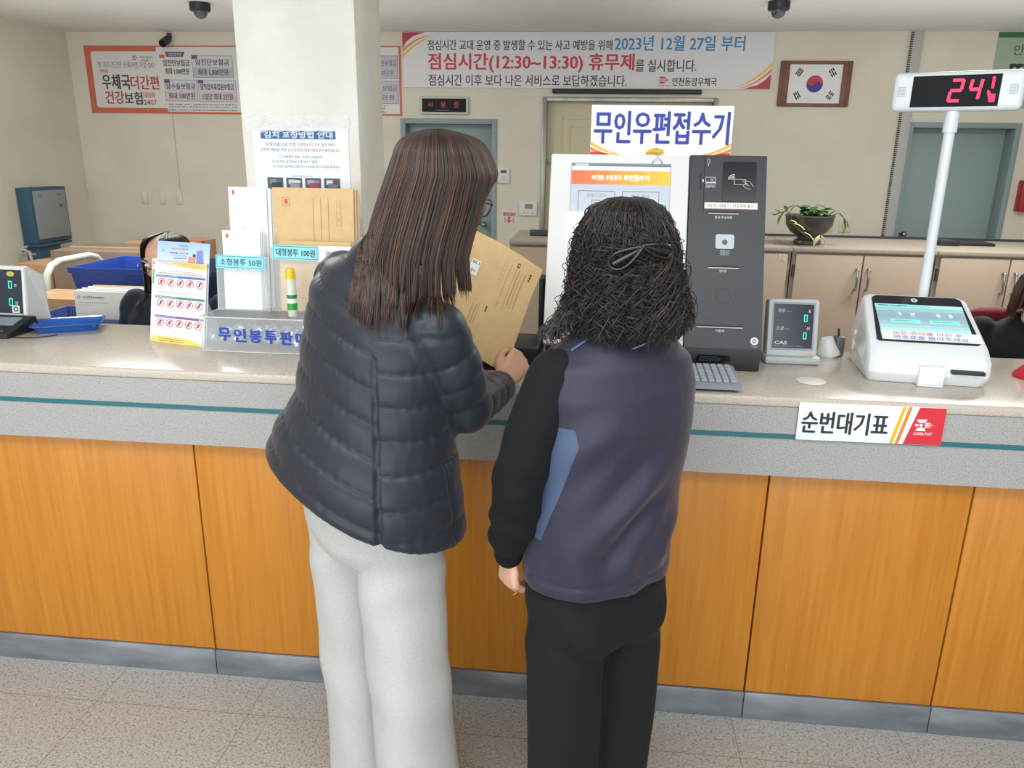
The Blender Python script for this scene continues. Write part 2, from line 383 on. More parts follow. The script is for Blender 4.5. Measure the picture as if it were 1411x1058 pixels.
# ------------------------------------------------------------------ back wall: banners, signs, fittings
def insurance():
    wd, ht = 2.92, .575; X = wallX(-4.648, 1.912, BY - .004); m = MB()
    OR = M('#c8694f', .5); WH = M('#d7d6d3', .55); R2 = '#b84e4f'; DK = '#4a4a50'; GR = M('#b6b2bc', .5); PK = M('#cfbfc8', .5); PU = '#76527c'
    m.box(0, wd, 0, ht, -.003, 0, OR, 0, X)
    p = Print(m, X, wd, ht, 438, 95)
    rr = [(9 + 4 - 4 * math.cos(a), 8 + 4 - 4 * math.sin(a)) for a in np.linspace(0, PI / 2, 5)]
    p.poly(rr + [(103, 8), (103, 2), (435, 2), (435, 92), (111, 92), (111, 87)] + [(13 - 4 * math.sin(a), 83 + 4 * math.cos(a)) for a in np.linspace(0, PI / 2, 5)], WH, 1)
    p.swallow(68, 14, 9, R2, 2); p.text('우정사업본부', 79, 14.5, 98, 18.5, DK); p.scribble(80, 92, 20, 1.6, DK)
    p.text('한 가지 조건만 만족하면 가입 OK!', 17.6, 22.5, 98.7, 31, DK)
    p.rect(18.5, 32.5, 31.5, 38, '#d9b4b2', 2); p.text('무배당', 20, 33.5, 30, 37, R2, 3)
    p.text('우체국', 21, 40, 61, 61, DK, 2, .03); p.text('더간편', 62, 42, 102, 61, R2, 2, .03)
    p.text('건강', 23, 63.5, 49.5, 81.5, R2, 2, .03); p.text('보험', 50.5, 64.5, 76, 82, DK, 2, .03)
    p.rect(77.6, 64.5, 95.5, 73, '#d9b4b2', 2); p.text('갱신형', 79.5, 66, 93.5, 71.5, R2, 3)
    p.text('24', 77.6, 75.5, 86.4, 83, DK, 2, .02); p.text('07', 87.4, 75.5, 96, 83, R2, 2, .02)
    for ox in (0, 206):
        if ox == 0:
            p.poly([(114.6, 8.5), (143, 8.5), (140, 15.5), (117, 15.5)], PU, 2); p.text('일반심사형', 120, 9.8, 138, 14, '#d7d6d3', 3)
        p.rect(106.5 + ox, 12.5, 114.5 + ox, 17, OR, 3)
        for x0, y0, x1, y1, a, b_ in ((109, 14.5, 151, 43, '암진단보험금', '최대 1,000만원'), (152, 13.5, 209, 44, '암진단보험금', '최대 1,000만원'),
                                      (110, 47, 156, 77, '암수술보험금', '최대 100만원'), (157.5, 47.5, 211, 78, '암직접치료입원보험금', '1일당 최대 2만원')):
            if x0 > 110 or y0 > 20:
                p.rect(x0 + ox, y0, x1 + ox, y1, '#8d8894', 2); p.rect(x0 + ox + .7, y0 + .7, x1 + ox - .7, y1 - .7, '#cfccd4', 3); p.rect(x0 + ox + .7, (y0 + y1) / 2 + 1, x1 + ox - .7, y1 - .7, PK if y0 > 40 else GR, 4)
                p.rect(x0 + ox, y0 - .5, x0 + 8 + ox, y0 + 4.5, PU, 5)
            lw = min(x1 - x0 - 5, 47); cx = (x0 + x1) / 2 + ox
            p.text(a, cx - lw / 2, y0 + 4.8, cx + lw / 2, y0 + 13.5, DK, 6, .02); p.text(b_, cx - lw * .45, y1 - 12, cx + lw * .45, y1 - 3, DK, 6, .02)
        for y in (80.5, 84, 88.5): p.scribble(113 + ox, 210 + ox, y, 2.2, '#6a6a6c', 2)
    p.rect(398, 13, 434, 44, '#8d8894', 7); p.rect(398.7, 13.7, 433.3, 43.3, '#bab6c0', 8); p.text('암진단보험금', 400, 19, 432, 27, DK, 9); p.text('1,000만원', 403, 32, 428, 40, DK, 9)
    p.rect(398, 47, 434, 78, '#8d8894', 7); p.rect(398.7, 47.7, 433.3, 77.3, '#bab6c0', 8); p.text('입원보험금', 400, 53, 432, 61, DK, 9); p.text('2만원', 406, 66, 428, 73, DK, 9)
    tag(m.build('insurance_banner'), 'orange bordered insurance banner on the back wall partly hidden by the pillar', 'banner')
insurance()
def lunch():
    wd, ht = 3.135, .445; X = wallX(-1.712, 2.152, BY - .012); m = MB()
    m.box(0, wd, 0, ht, -.004, 0, M('#d9d8da', .5), 0, X)
    p = Print(m, X, wd, ht, 515, 79); R2 = '#c23a48'; DK = '#3c3c42'; BL = '#2f86bd'
    p.poly([(.5, .5), (34, .5), (16, 6), (6, 14), (.5, 24)], '#b23a4b', 1)
    for k_, (c, t) in enumerate(((ORA, 2.4), (YEL, 2.6))): p.curve_band(.5, 27 + 7 * k_, 40 + 5 * k_, 5.5 + 1.5 * k_, -4.5, t + 2, .5, c, 2)
    p.poly([(514.5, 78.5), (478, 78.5), (497, 73), (507, 66), (514.5, 57)], '#b23a4b', 1)
    for k_, (c, t) in enumerate(((ORA, 2.4), (YEL, 2.6))): p.curve_band(474 - 5 * k_, 77 - 1.5 * k_, 514.5, 52 - 8 * k_, 4.5, .5, t + 2, c, 2)
    p.text('점심시간 교대 운영 중 발생할 수 있는 사고 예방을 위해', 37, 11, 296.5, 25.6, DK, 3, .012)
    p.text('2023년 12월 27일 부터', 300, 5.5, 475.5, 26, BL, 3, .018)
    p.text('점심시간(12:30~13:30) 휴무제', 37.7, 30, 327.5, 57, R2, 3, .026)
    p.text('를 실시합니다.', 330, 38, 413, 55, DK, 3, .014)
    p.text('점심시간 이후 보다 나은 서비스로 보답하겠습니다.', 37.7, 60, 318.5, 76.5, DK, 3, .012)
    p.swallow(363, 62, 15, R2, 3); p.text('인천동암우체국', 381.4, 63, 442, 74.5, DK, 3, .02); p.scribble(362, 378, 73.5, 1.8, R2, 3)
    tag(m.build('lunch_break_banner'), 'long white banner announcing the lunch break, hung under the ceiling', 'banner')
lunch()
def green():
    X = wallX(3.165, 2.02, BY - .004); m = MB(); wd, ht = 1.1, .575
    m.box(0, wd, 0, ht, -.003, 0, M('#9db09a', .5), 0, X); p = Print(m, X, wd, ht, 150, 100)
    p.rect(0, 0, 150, 7, '#3f6b4c', 1); p.text('안정적인 노후', 18, 16, 96, 30, '#3c4438', 2); p.text('따뜻한 연금', 18, 38, 136, 72, '#33382f', 2, .04)
    tag(m.build('green_banner'), 'pale green banner at the upper right, cut by the picture edge', 'banner')
green()

fl = thing('framed_flag', 'white flag with red and blue disc in a brown wooden frame', 'flag', T(1.49, BY - .03, 2.02))
BRW = noisy('#6d4432', '#7a4f3b', 8, .5, (1, 1, 8))
m = MB(); fw, fh = .575, .355
m.box(0, .075, -.0, .03, 0, fh, BRW, .006); m.box(fw - .075, fw, 0, .03, 0, fh, BRW, .006)
m.box(.02, .034, -.006, .03, 0, fh, BRW, .004); m.box(fw - .034, fw - .02, -.006, .03, 0, fh, BRW, .004)
m.box(.07, fw - .07, .004, .03, 0, .026, BRW, .004); m.box(.07, fw - .07, .004, .03, fh - .026, fh, BRW, .004); m.build('picture_frame', fl, 30)
m = MB(); X = frame((.07, .012, .024), (1, 0, 0), (0, 0, 1)); wd, ht = fw - .14, fh - .048
m.box(0, wd, 0, ht, -.008, 0, M('#dcdcdc', .5), 0, X); p = Print(m, X, wd, ht, 300, 200 * (ht / wd) * 1.5)
ph = 200 * (ht / wd) * 1.5; cx, cy, r = 150, ph / 2, 46; a0 = math.atan2(2, 3)
def rot(pts, a, ox, oy): return [(ox + x * math.cos(a) - y * math.sin(a), oy + x * math.sin(a) + y * math.cos(a)) for x, y in pts]
p.disc(cx, cy, r, '#27348b', 1, 40)
pts = [(r * math.cos(t), r * math.sin(t)) for t in np.linspace(PI, 2 * PI, 21)] + [(r / 2 + r / 2 * math.cos(t), r / 2 * math.sin(t)) for t in np.linspace(0, -PI, 11)][1:] 
up = [(r * math.cos(t), r * math.sin(t)) for t in np.linspace(PI, 2 * PI, 21)]
p.poly(rot(up, a0, cx, cy), '#b8323f', 2)
p.disc(*rot([(-r / 2, 0)], a0, cx, cy)[0], r / 2, '#b8323f', 3); p.disc(*rot([(r / 2, 0)], a0, cx, cy)[0], r / 2, '#27348b', 3)
for sx_, sy_, br in ((-1, -1, (0, 0, 0)), (1, -1, (1, 0, 1)), (-1, 1, (0, 1, 0)), (1, 1, (1, 1, 1))):
    ox, oy = cx + sx_ * 92, cy + sy_ * 62; ang = math.atan2(sy_ * 62, sx_ * 92)
    for j in range(3):
        q = (j - 1) * 11
        segs = [(-21, 21)] if not br[j] else [(-21, -2.5), (2.5, 21)]
        for s0, s1 in segs: p.poly(rot([(q - 3.6, s0), (q + 3.6, s0), (q + 3.6, s1), (q - 3.6, s1)], ang, ox, oy), '#2a2a2e', 2)
m.build('flag_sheet', fl)

ld = thing('led_sign', 'small black in-use sign with dim red letters above the left grey door', 'sign', T(-1.557, BY - .04, 1.93))
m = MB(); m.box(0, .426, 0, .04, 0, .147, M('#c5c3b4', .45), .006); m.build('sign_case', ld, 30)
m = MB(); m.box(.018, .408, -.002, .01, .018, .129, M('#101216', .4, spec=.15)); X = frame((.018, -.0025, .018), (1, 0, 0), (0, 0, 1))
for i, ch in enumerate('사용중'): m.text(ch, .05 + i * .115, .035, .1 + i * .115, .085, M('#a8353a', .5, emit=.25), X, .0006)
Print(m, X @ T(.12, .006, .0002), .12, .014, 120, 14).scribble(0, 120, 2, 9, '#77777a', 1)
m.build('sign_screen', ld)
tag(MB().box(-.40, .86, BY - .05, BY, 2.108, 2.145, M('#1c1e22', .4), .008).build('door_header_bar', smooth=30), 'long black bar fixed to the wall above the beige door', 'bar')

def fitting(name, label, cat, x0, x1, z0, z1, dep=.025):
    o = thing(name, label, cat, T(x0, BY - dep, z0)); m = MB(); m.box(0, x1 - x0, 0, dep, 0, z1 - z0, M('#d9d9d6', .4), .005); m.build('case', o, 30)
    return o, x1 - x0, z1 - z0
o, a, b_ = fitting('keypad', 'white security keypad with small dark display beside the left grey door', 'keypad', -.868, -.762, 1.352, 1.485)
MB().box(.025, .08, -.002, .004, .088, .115, M('#2a3a4c', .2)).build('display', o); m = MB(); m.lathe([(.016, 0), (.016, .004), (.012, .006)], M('#c4c4c2', .4), 20, T(.053, 0, .05) @ RX(PI / 2)); m.build('dial', o, 40)
o, a, b_ = fitting('thermostat', 'white thermostat with grey green display beside the beige door', 'thermostat', -.67, -.51, 1.072, 1.197)
MB().box(.05, .12, -.002, .004, .062, .105, M('#7f8a7d', .3)).build('display', o)
for i in range(3):
    m = MB(); m.lathe([(.007, 0), (.007, .003)], M('#b9b9b6', .4), 12, T(.045 + i * .035, 0, .03) @ RX(PI / 2)); m.build('button', o, 40)
m = MB(); X = wallX(-.82, .993, BY - .003); m.box(0, .114, 0, .107, -.001, 0, M('#d9d0cc', .5), 0, X); p = Print(m, X, .114, .107, 60, 56)
p.rect(2, 2, 58, 18, '#b9525a', 1); p.text('소화기', 8, 4, 52, 16, '#e8dcd8', 2); p.poly([(24, 22), (36, 22), (36, 38), (44, 38), (30, 52), (16, 38), (24, 38)], '#c25a60', 1)
for x in (6, 46): p.rect(x, 26, x + 8, 50, '#cf8f90', 1)
tag(m.build('extinguisher_sticker'), 'red and white fire extinguisher arrow sticker on the wall by the thermostat', 'sticker')
for i, (x, lab) in enumerate(((-4.259, 'white wall switch plate, furthest from the pillar'), (-4.085, 'white wall switch plate, middle one of the three'), (-3.915, 'white wall switch plate under the thin wall cable'))):
    o = thing('wall_switch', lab, 'switch', T(x, BY - .012, 1.102), group='switches on the back wall')
    MB().box(0, .058, 0, .012, 0, .125, M('#d2cfc2', .45), .003).build('plate', o, 30); MB().box(.012, .046, -.004, .004, .02, .105, M('#d8d5c8', .4), .002).build('rocker', o, 30)
tag(MB().tube([(-3.872, BY - .006, 1.2), (-3.872, BY - .006, 1.92)], .004, M('#c4bfae', .6), 8).build('wall_cable'), 'thin pale cable running up the wall above the switches', 'cable')
for i, (x, lab) in enumerate(((1.99, 'pale wall outlet just right of the plant bowl'), (2.13, 'pale wall outlet between the plant and the cable duct'))):
    o = thing('wall_outlet', lab, 'outlet', T(x, BY - .01, .99), group='outlets behind the cabinets'); MB().box(0, .09, 0, .01, 0, .13, M('#d3cfc2', .45), .003).build('plate', o, 30); MB().lathe([(.024, 0), (.024, .003)], M('#c3bfb2', .5), 20, T(.045, 0, .065) @ RX(PI / 2)).build('socket', o, 40)
o = thing('alarm_box', 'red fire alarm box on the wall at the right edge', 'alarm', T(3.53, BY - .09, 1.2))
MB().box(0, .2, 0, .09, 0, .255, M('#a8222e', .35), .012).build('case', o, 30); MB().box(.03, .17, -.004, .01, .15, .2, M('#8e1a26', .3), .004).build('label_plate', o, 30)
for i, (x, y, lab) in enumerate(((-2.851, 3.795, 'black dome camera on the ceiling left of the pillar'), (1.165, 3.83, 'black dome camera on the ceiling above the long banner'))):
    o = thing('dome_camera', lab, 'camera', T(x, y, 2.6), group='ceiling dome cameras')
    MB().lathe([(.0, 0), (.072, 0), (.072, -.045), (.066, -.055), (.05, -.058)], M('#23262e', .4), 28).build('housing', o, 35)
    MB().lathe([(.048, -.05), (.046, -.075), (.034, -.095), (.015, -.104), (.002, -.106)], M('#3a4048', .1, coat=1), 24).build('dome', o, 60)
o = thing('bullet_camera', 'small dark camera on a bracket above the insurance banner', 'camera', T(-3.82, BY - .02, 2.56))
m = MB(); m.box(-.02, .02, 0, .02, -.02, .03, M('#4a4f58', .5), .003); m.tube([(0, .005, 0), (0, -.05, -.01)], .01, M('#4a4f58', .5), 10); m.build('bracket', o, 30)
MB().tube([(.01, -.04, -.03), (.0, -.12, -.075)], .034, M('#2f3440', .4), 16).build('body', o, 40); MB().tube([(0, -.12, -.075), (-.001, -.13, -.081)], .026, M('#101318', .15), 16).build('lens', o, 40)

# ------------------------------------------------------------------ things standing on the counter
CT = 1.0132
CLEAR = M('#f4f8fa', .06, trans=.0, alpha=.16, spec=.6)
CLEARE = M('#dfe8ea', .08, alpha=.45, spec=.6)
PAPER = M('#eeeeee', .6); WHITE = M('#e9ecec', .3); BROWN = noisy('#d6b684', '#dbbd8e', 30, .65, spec=.3)
def pane(m, pts, mat, t=.0015):
    """a thin clear sheet with real thickness"""
    P = [Vector(p) for p in pts]; n = (P[1] - P[0]).cross(P[2] - P[0]).normalized() * t
    k = len(P); vs = P + [p + n for p in P]
    m.add(vs, [tuple(range(k))[::-1], tuple(range(k, 2 * k))] + [(i, (i + 1) % k, k + (i + 1) % k, k + i) for i in range(k)], mat)

# unmanned mail kiosk: screen unit and black card unit on one leaning face
ko = thing('mail_kiosk', 'unmanned mail kiosk with white touch screen and tall dark grey card unit', 'kiosk', T(.27, .2, CT))
LEAN = frame((0, 0, 0), (1, 0, 0), (0, .347, .938))
GREY = noisy('#2f333a', '#33373e', 200, .42); DGREY = M('#202328', .4); SLOT = M('#08090a', .6); LTX = '#d4d7da'
m = MB()
m.prism([(0.002, .072), (.218, .072), (.218, .632), (0.002, .632)], -.012, 0, GREY, LEAN)
m.box(.004, .216, .0, .0, 0, 0, GREY)
side = [(.0245, .0675), (.22, .595), (.30, .585), (.30, .0), (.035, .0)]
for x0, x1 in ((.002, .218),):
    m.add([(x, y, z) for x in (x0, x1) for y, z in [(.035, .002), (.026, .0665), (.224, .590), (.31, .582), (.31, .002)]],
          [(0, 1, 2, 3, 4), (9, 8, 7, 6, 5), (0, 5, 6, 1), (1, 6, 7, 2), (2, 7, 8, 3), (3, 8, 9, 4), (4, 9, 5, 0)], DGREY)
m.build('card_unit', ko, 30)
# recess with a metal catch low on the unit
m = MB(); LO = frame((0, .035, 0), (1, 0, 0), (0, -.135, .99))
m.prism([(.05 + .011 * math.cos(a), .036 + .011 * math.sin(a)) for a in np.linspace(PI / 2, 1.5 * PI, 9)] + [(.125 + .011 * math.cos(a), .036 + .011 * math.sin(a)) for a in np.linspace(-PI / 2, PI / 2, 9)], .0, .0015, M('#0c0d10', .3), LO)
m.prism([(.047, .029), (.1, .029), (.11, .036), (.1, .043), (.047, .043)], .0015, .004, M('#8aa0b4', .25, 1), LO); m.build('lower_tray', ko, 30)
# prints, slots and pads of the card unit
m = MB(); m.prism([(.099, .497), (.185, .497), (.189, .501), (.189, .609), (.185, .613), (.099, .613), (.095, .609), (.095, .501)], 0, .003, M('#171b22', .2), LEAN)
p = Print(m, LEAN @ T(.095, .497, .0032), .094, .116, 310, 450)
p.frame(105, 200, 215, 262, 4, LTX, 1)
for r in (18, 33, 48, 63): p.ring(110, 205, r, 6, LTX, 1, 10, PI, 1.5 * PI)
hand = [(180, 225), (200, 216), (232, 225), (250, 224), (285, 280)]
for a, b_ in zip(hand, hand[1:]): p.line(*a, *b_, 4, LTX, 2)
for a, b_ in zip([(190, 262), (200, 290), (225, 302), (260, 312)], [(200, 290), (225, 302), (260, 312), (262, 312)]): p.line(*a, *b_, 4, LTX, 2)
for j in range(3): p.line(196 + 12 * j, 238 + 12 * j, 225 + 10 * j, 246 + 14 * j, 4, LTX, 2)
m.build('card_reader_pad', ko)
m = MB(); FX = lambda x, y, z=0: LEAN @ T(x, y, z)
def slot(mb, x0, x1, y, lip='#b9bcc0'):
    mb.box(x0, x1, y, y + .0045, -.001, .0006, SLOT, 0, LEAN); mb.box(x0, x1, y - .003, y, 0, .003, M(lip, .35), 0, LEAN)
for q_, t_ in (((.058, .142, .462), ('증지·주소라벨', .076, .446, .124, .454)), ((.062, .148, .304), ('영수증', .094, .29, .114, .298)), ((.035, .165, .133), ('기표서', .089, .118, .112, .126))):
    s1 = MB(); slot(s1, *q_); s1.text(*t_, LTX, LEAN, .0008, .02); s1.build('paper_slot', ko)
s1 = MB()
s1.box(.031, .0345, .53, .58, -.001, .0006, SLOT, 0, LEAN); s1.box(.042, .0436, .462, .632, -.001, .0006, SLOT, 0, LEAN)
s1.build('card_slot', ko); s1 = MB(); s1.box(.0375, .0415, .552, .560, 0, .0025, M('#cdd6dd', .3), 0, LEAN)
s1.build('slot_light', ko); s1 = MB()
for i in range(24):
    a = 2 * PI * i / 24; s1.prism([(.107 + .0205 * math.cos(a) + .0013 * math.cos(b_), .222 + .0205 * math.sin(a) + .0013 * math.sin(b_)) for b_ in np.linspace(0, 2 * PI, 7)[:-1]], 0, .0006, SLOT, LEAN)
s1.build('speaker_grille', ko)
pr = MB()
pr.text('신용카드', .047, .536, .075, .544, LTX, LEAN, .0008, .02)
p = Print(pr, LEAN @ T(.046, .546, .0006), .03, .022, 110, 85); p.frame(2, 2, 108, 83, 4, LTX, 1); p.rect(2, 58, 108, 70, LTX, 1); p.text('IC', 58, 16, 98, 50, LTX, 1)
pr.build('card_caption', ko); pr = MB(); p = Print(pr, LEAN @ T(.0495, .599, .0006), .008, .022, 34, 100); p.frame(2, 2, 32, 62, 4, LTX, 1); p.disc(16, 82, 7, '#e8f2fa', 1)
pr.build('light_caption', ko); pr = MB()
for i, wdt in enumerate((1, 2, 1, 3, 1, 1, 2, 1, 2)): pr.box(.0945 + i * .003, .0945 + i * .003 + .0007 * wdt, .3395, .356, 0, .0006, M('#aab2ba'), 0, LEAN)
pr.build('barcode_caption', ko); pr = MB(); p = Print(pr, LEAN @ T(.185, .077, .0006), .025, .03, 100, 120); p.ring(50, 45, 44, 20, '#e4e6e8', 1); p.poly([(36, 34), (62, 34), (68, 45), (62, 56), (36, 56)], '#e4e6e8', 1); p.scribble(5, 95, 98, 8, '#b5b8bb', 1); p.scribble(30, 80, 110, 6, '#b5b8bb', 1)
pr.build('logo', ko)
m = MB(); m.box(.046, .196, .474, .494, .0, .0015, M('#f0eeea', .5), 0, LEAN)
for x0, x1, y0, y1 in ((.046, .196, .474, .4755), (.046, .196, .4925, .494), (.1945, .196, .474, .494)): m.box(x0, x1, y0, y1, .0015, .002, M('#b08268'), 0, LEAN)
m.text('이음카드 사용불가', .054, .479, .114, .489, '#77777a', LEAN, .002); m.text('현금결제 불가', .126, .479, .184, .489, '#77777a', LEAN, .002); m.box(.1185, .119, .476, .492, .0015, .002, M('#b5b5b5'), 0, LEAN)
m.build('notice_label', ko)
m = MB(); m.prism([(.084, .358), (.128, .358), (.132, .362), (.132, .396), (.128, .4), (.084, .4), (.08, .396), (.08, .362)], 0, .004, M('#b4c0c8', .25), LEAN)
m.prism([(.106 + .0075 * math.cos(a), .377 + .0075 * math.sin(a)) for a in np.linspace(0, 2 * PI, 20)[:-1]], .004, .005, M('#23272c', .2), LEAN); m.build('code_scanner', ko, 30)
# white screen unit
m = MB(); m.box(-.402, 0, .066, .632, -.045, 0, M('#e9ebeb', .35), .006, LEAN); m.build('screen_unit', ko, 30)
m = MB(); m.box(-.36, -.02, .0, .0, 0, 0, DGREY); m.add([(x, y, z) for x in (-.395, -.01) for y, z in [(.06, .001), (.065, .08), (.25, .575), (.31, .56), (.31, .001)]],
      [(0, 1, 2, 3, 4), (9, 8, 7, 6, 5), (0, 5, 6, 1), (1, 6, 7, 2), (2, 7, 8, 3), (3, 8, 9, 4), (4, 9, 5, 0)], M('#17191c', .45)); m.build('screen_base', ko, 30)
def scr(c, e=.75): return M(c, .25, emit=e)
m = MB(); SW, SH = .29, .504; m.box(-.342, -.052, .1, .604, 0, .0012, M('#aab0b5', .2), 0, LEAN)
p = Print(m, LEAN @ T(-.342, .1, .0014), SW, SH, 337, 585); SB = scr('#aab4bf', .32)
p.rect(3, 3, 334, 582, SB, 1); p.rect(3, 3, 334, 12, scr('#6e767e', .3), 2); p.rect(3, 12, 334, 26, scr('#c3cad1', .4), 2); p.rect(14, 4, 60, 12, scr('#a9b1b8', .4), 3); p.rect(60, 16, 240, 23, scr('#d3d9de', .4), 3)
cols = ['#e0603a', '#e2683a', '#e4733a', '#e57f39', '#e68a38', '#e59336', '#e29b36', '#dfa338']
for i, c in enumerate(cols): p.rect(3 + i * 331 / 8, 27, 3 + (i + 1) * 331 / 8, 75, scr(c, .55), 2)
p.text('비대면 우편창구', 72, 42, 172, 60, scr('#ffffff', .9), 3); p.text('무인접수기', 180, 41, 264, 61, scr('#ffffff', .9), 3, .012)
for x0, lab in ((28, '준등기 접수'), (176, '등기 접수')):
    for y0 in (97, 250, 300):
        if y0 == 250: continue
        p.frame(x0, y0, x0 + 124, y0 + 130, 2, scr('#59616a', .3), 2)
        p.text(lab, x0 + 30, y0 + 10, x0 + 94, y0 + 22, scr('#6c747c', .4), 3)
        p.frame(x0 + 46, y0 + 32, x0 + 76, y0 + 68, 2, scr('#59616a', .3), 3); p.rect(x0 + 50, y0 + 50, x0 + 72, y0 + 58, scr('#59616a', .3), 3); p.line(x0 + 52, y0 + 40, x0 + 70, y0 + 40, 2, scr('#59616a', .3), 3)
p.rect(0, 172, 215, 275, scr('#ffffff', 1.1), 5)  # bright glare on the glass, painted as a white glowing patch
p.rect(3, 432, 334, 582, scr('#5c636b', .2), 2)
for x0 in (14, 60, 226): p.rect(x0, 520, x0 + 34, 562, scr('#d3dade', .6), 3); p.frame(x0 + 9, 532, x0 + 25, 548, 2, scr('#3a3f45', .2), 4); p.rect(x0 + 14, 538, x0 + 20, 544, scr('#3a3f45', .2), 4)
p.scribble(8, 120, 570, 8, scr('#aab2ba', .3), 3)
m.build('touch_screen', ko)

# sign board standing on the kiosk
X = frame((-.019, .437, 1.60), (1, 0, 0), (0, .03, 1)); wd, ht = .406, .142; m = MB(); m.box(0, wd, 0, ht, -.005, 0, M('#eef1f6', .4), 0, X)
p = Print(m, X, wd, ht, 201, 68); p.text('무인우편접수기', 5, 8, 196, 51, '#2a3a9c', 4, .022)
for i in range(2):
    s_ = 1 if i else -1; fx = lambda x: 100.5 + s_ * (100.5 - x)
    p.curve_band(fx(.3), 51, fx(62), 68 - .5, 4.5, 4.5, .6, YEL, 2); p.curve_band(fx(.3), 58, fx(48), 68 - .6, 3, 4.5, .6, ORA, 2)
    p.poly([(fx(.3), 62), (fx(12), 63), (fx(24), 65), (fx(36), 67.7), (fx(.3), 67.7)], RED, 2)
tag(m.build('kiosk_sign'), 'white sign board with blue Korean lettering standing on top of the kiosk', 'sign')
# key ring
kr = thing('key_coil', 'yellow plastic coil with a hanging wire ring on the kiosk top edge', 'key ring', T(.17, .43, 1.607))
m = MB(); m.tube([(-.026, -.004, .002), (-.012, -.008, .008), (.004, -.009, .009), (.016, -.012, .006), (.022, -.012, .01)], [.003, .007, .0085, .007, .005], M('#e0b416', .35), 10); m.build('coil', kr, 60)
m = MB(); m.tube([(.008, -.014, .004), (.007, -.019, -.012)], .0013, M('#c9ccd0', .3, 1), 8)
m.tube([(.007 + .0135 * math.cos(a), -.022 - .007 - .006 * math.sin(a) * .6 + .005, -.026 + .0135 * math.sin(a)) for a in np.linspace(0, 2 * PI, 29)[:-1]], .0013, M('#c9ccd0', .3, 1), 8, closed=True); m.build('wire_ring', kr, 60)

# black printer left of the kiosk
po = thing('label_printer', 'low black printer box standing left of the white kiosk screen', 'printer', T(-.37, .135, CT))
m = MB(); m.box(0, .232, 0, .19, 0, .068, M('#1d1e21', .4), .004); m.build('body', po, 30)
m = MB(); m.box(.02, .2, -.0015, .002, .012, .02, M('#0b0b0c', .5)); m.build('outlet_slot', po)
# black panel edge behind it
tag(MB().box(-.158, -.142, .40, .50, CT, 1.235, M('#15171a', .45), .003).build('black_panel', smooth=30), 'upright black panel edge just left of the white kiosk screen', 'panel')

# keyboard
kb = thing('keypad_keyboard', 'grey keyboard lying in front of the dark card unit', 'keyboard', T(.14, .012, CT) )
m = MB(); m.add([(x, y, z) for x in (0, .262) for y, z in [(0, .008), (0, .016), (.012, .021), (.152, .034), (.158, .03), (.158, .008)]],
      [(0, 1, 2, 3, 4, 5), (11, 10, 9, 8, 7, 6)] + [(i, i + 6, (i + 1) % 6 + 6, (i + 1) % 6) for i in range(6)], M('#8f949c', .45)); m.build('case', kb, 30)
m = MB(); KX = frame((0, .012, .021), (1, 0, 0), (0, .14, .013))
for i in range(13):
    for j in range(6): m.box(.008 + i * .019, .0235 + i * .019, .008 + j * .022, .026 + j * .022, 0, .006, M('#a6abb4', .5), .0015, KX, seg=1)
m.build('keys', kb, 30); m = MB(); m.box(.02, .245, .014, .15, 0, .0085, M('#26272b', .6)); m.build('feet', kb)

# customer price display
def price_display():
    o = thing('price_display', 'small grey scale display showing zeros beside the dark kiosk unit', 'display', T(.531, .335, CT) @ RZ(.02))
    m = MB(); B = frame((0, .012, 0), (1, 0, 0), (0, .2, .98))
    m.box(0, .15, .004, .192, -.05, 0, M('#b9bfc1', .4), .01, B); m.build('case', o, 30)
    m = MB(); m.box(-.006, .156, -.005, .08, 0, .024, M('#aeb4b6', .4), .008); m.build('base', o, 30)
    m = MB(); m.box(.012, .136, .04, .182, 0, .0014, M('#8d949a', .3), .0006, B); m.box(.017, .131, .046, .176, .0014, .003, M('#161b2b', .15), .0006, B)
    p = Print(m, B @ T(.017, .046, .0032), .114, .13, 160, 190)
    p.text('중량', 16, 20, 44, 36, '#c9ced4', 1); p.text('요금', 10, 96, 42, 112, '#c9ced4', 1); p.text('g', 138, 22, 148, 34, '#c9ced4', 1); p.text('원', 134, 96, 148, 110, '#c9ced4', 1)
    p.scribble(48, 70, 28, 6, '#8a929c', 1); p.scribble(46, 66, 104, 6, '#8a929c', 1); p.text('CAS', 8, 160, 58, 174, '#d5d9de', 1, .04); p.scribble(8, 120, 178, 5, '#8a929c', 1)
    E = M('#38c8c0', .4, emit=.8)
    for y in (44, 120): p.frame(122, y, 136, y + 30, 3.2, E, 1)
    m.build('screen', o)
    MB().prism([(.125 + .012 * math.cos(a), .022 + .008 * math.sin(a)) for a in np.linspace(0, 2 * PI, 20)[:-1]], .0, .0012, M('#c9a93a', .4), B).build('sticker', o)
price_display()
# scale display at the far left
o = thing('scale_display', 'white scale display at the left edge with green digits', 'display', T(-2.10, .415, CT) @ RZ(-.03))
m = MB(); B = frame((0, .0, .0), (1, 0, 0), (0, .12, .99)); WH2 = M('#d9dad6', .35)
m.add([(x, y, z) for x, y, z in [(0, 0, 0), (.215, 0, 0), (.212, .03, .205), (0.003, .03, .205), (0, .11, 0), (.226, .11, 0), (.228, .1, .17), (.214, .05, .205), (0, .05, .205), (-.004, .1, .17)]],
      [(0, 1, 2, 3), (2, 7, 8, 3), (7, 6, 9, 8), (6, 5, 4, 9), (1, 5, 6, 7, 2), (0, 3, 8, 9, 4), (0, 4, 5, 1)], WH2)
ob = m.build('case', o); bv = ob.modifiers.new('edge', 'BEVEL'); bv.width = .008; bv.segments = 2
m = MB(); DX = frame((0, -.0008, 0), (1, 0, 0), (0, .03, .205)); m.box(-.0, .204, .05, .195, 0, .0012, M('#26303f', .2), 0, DX)
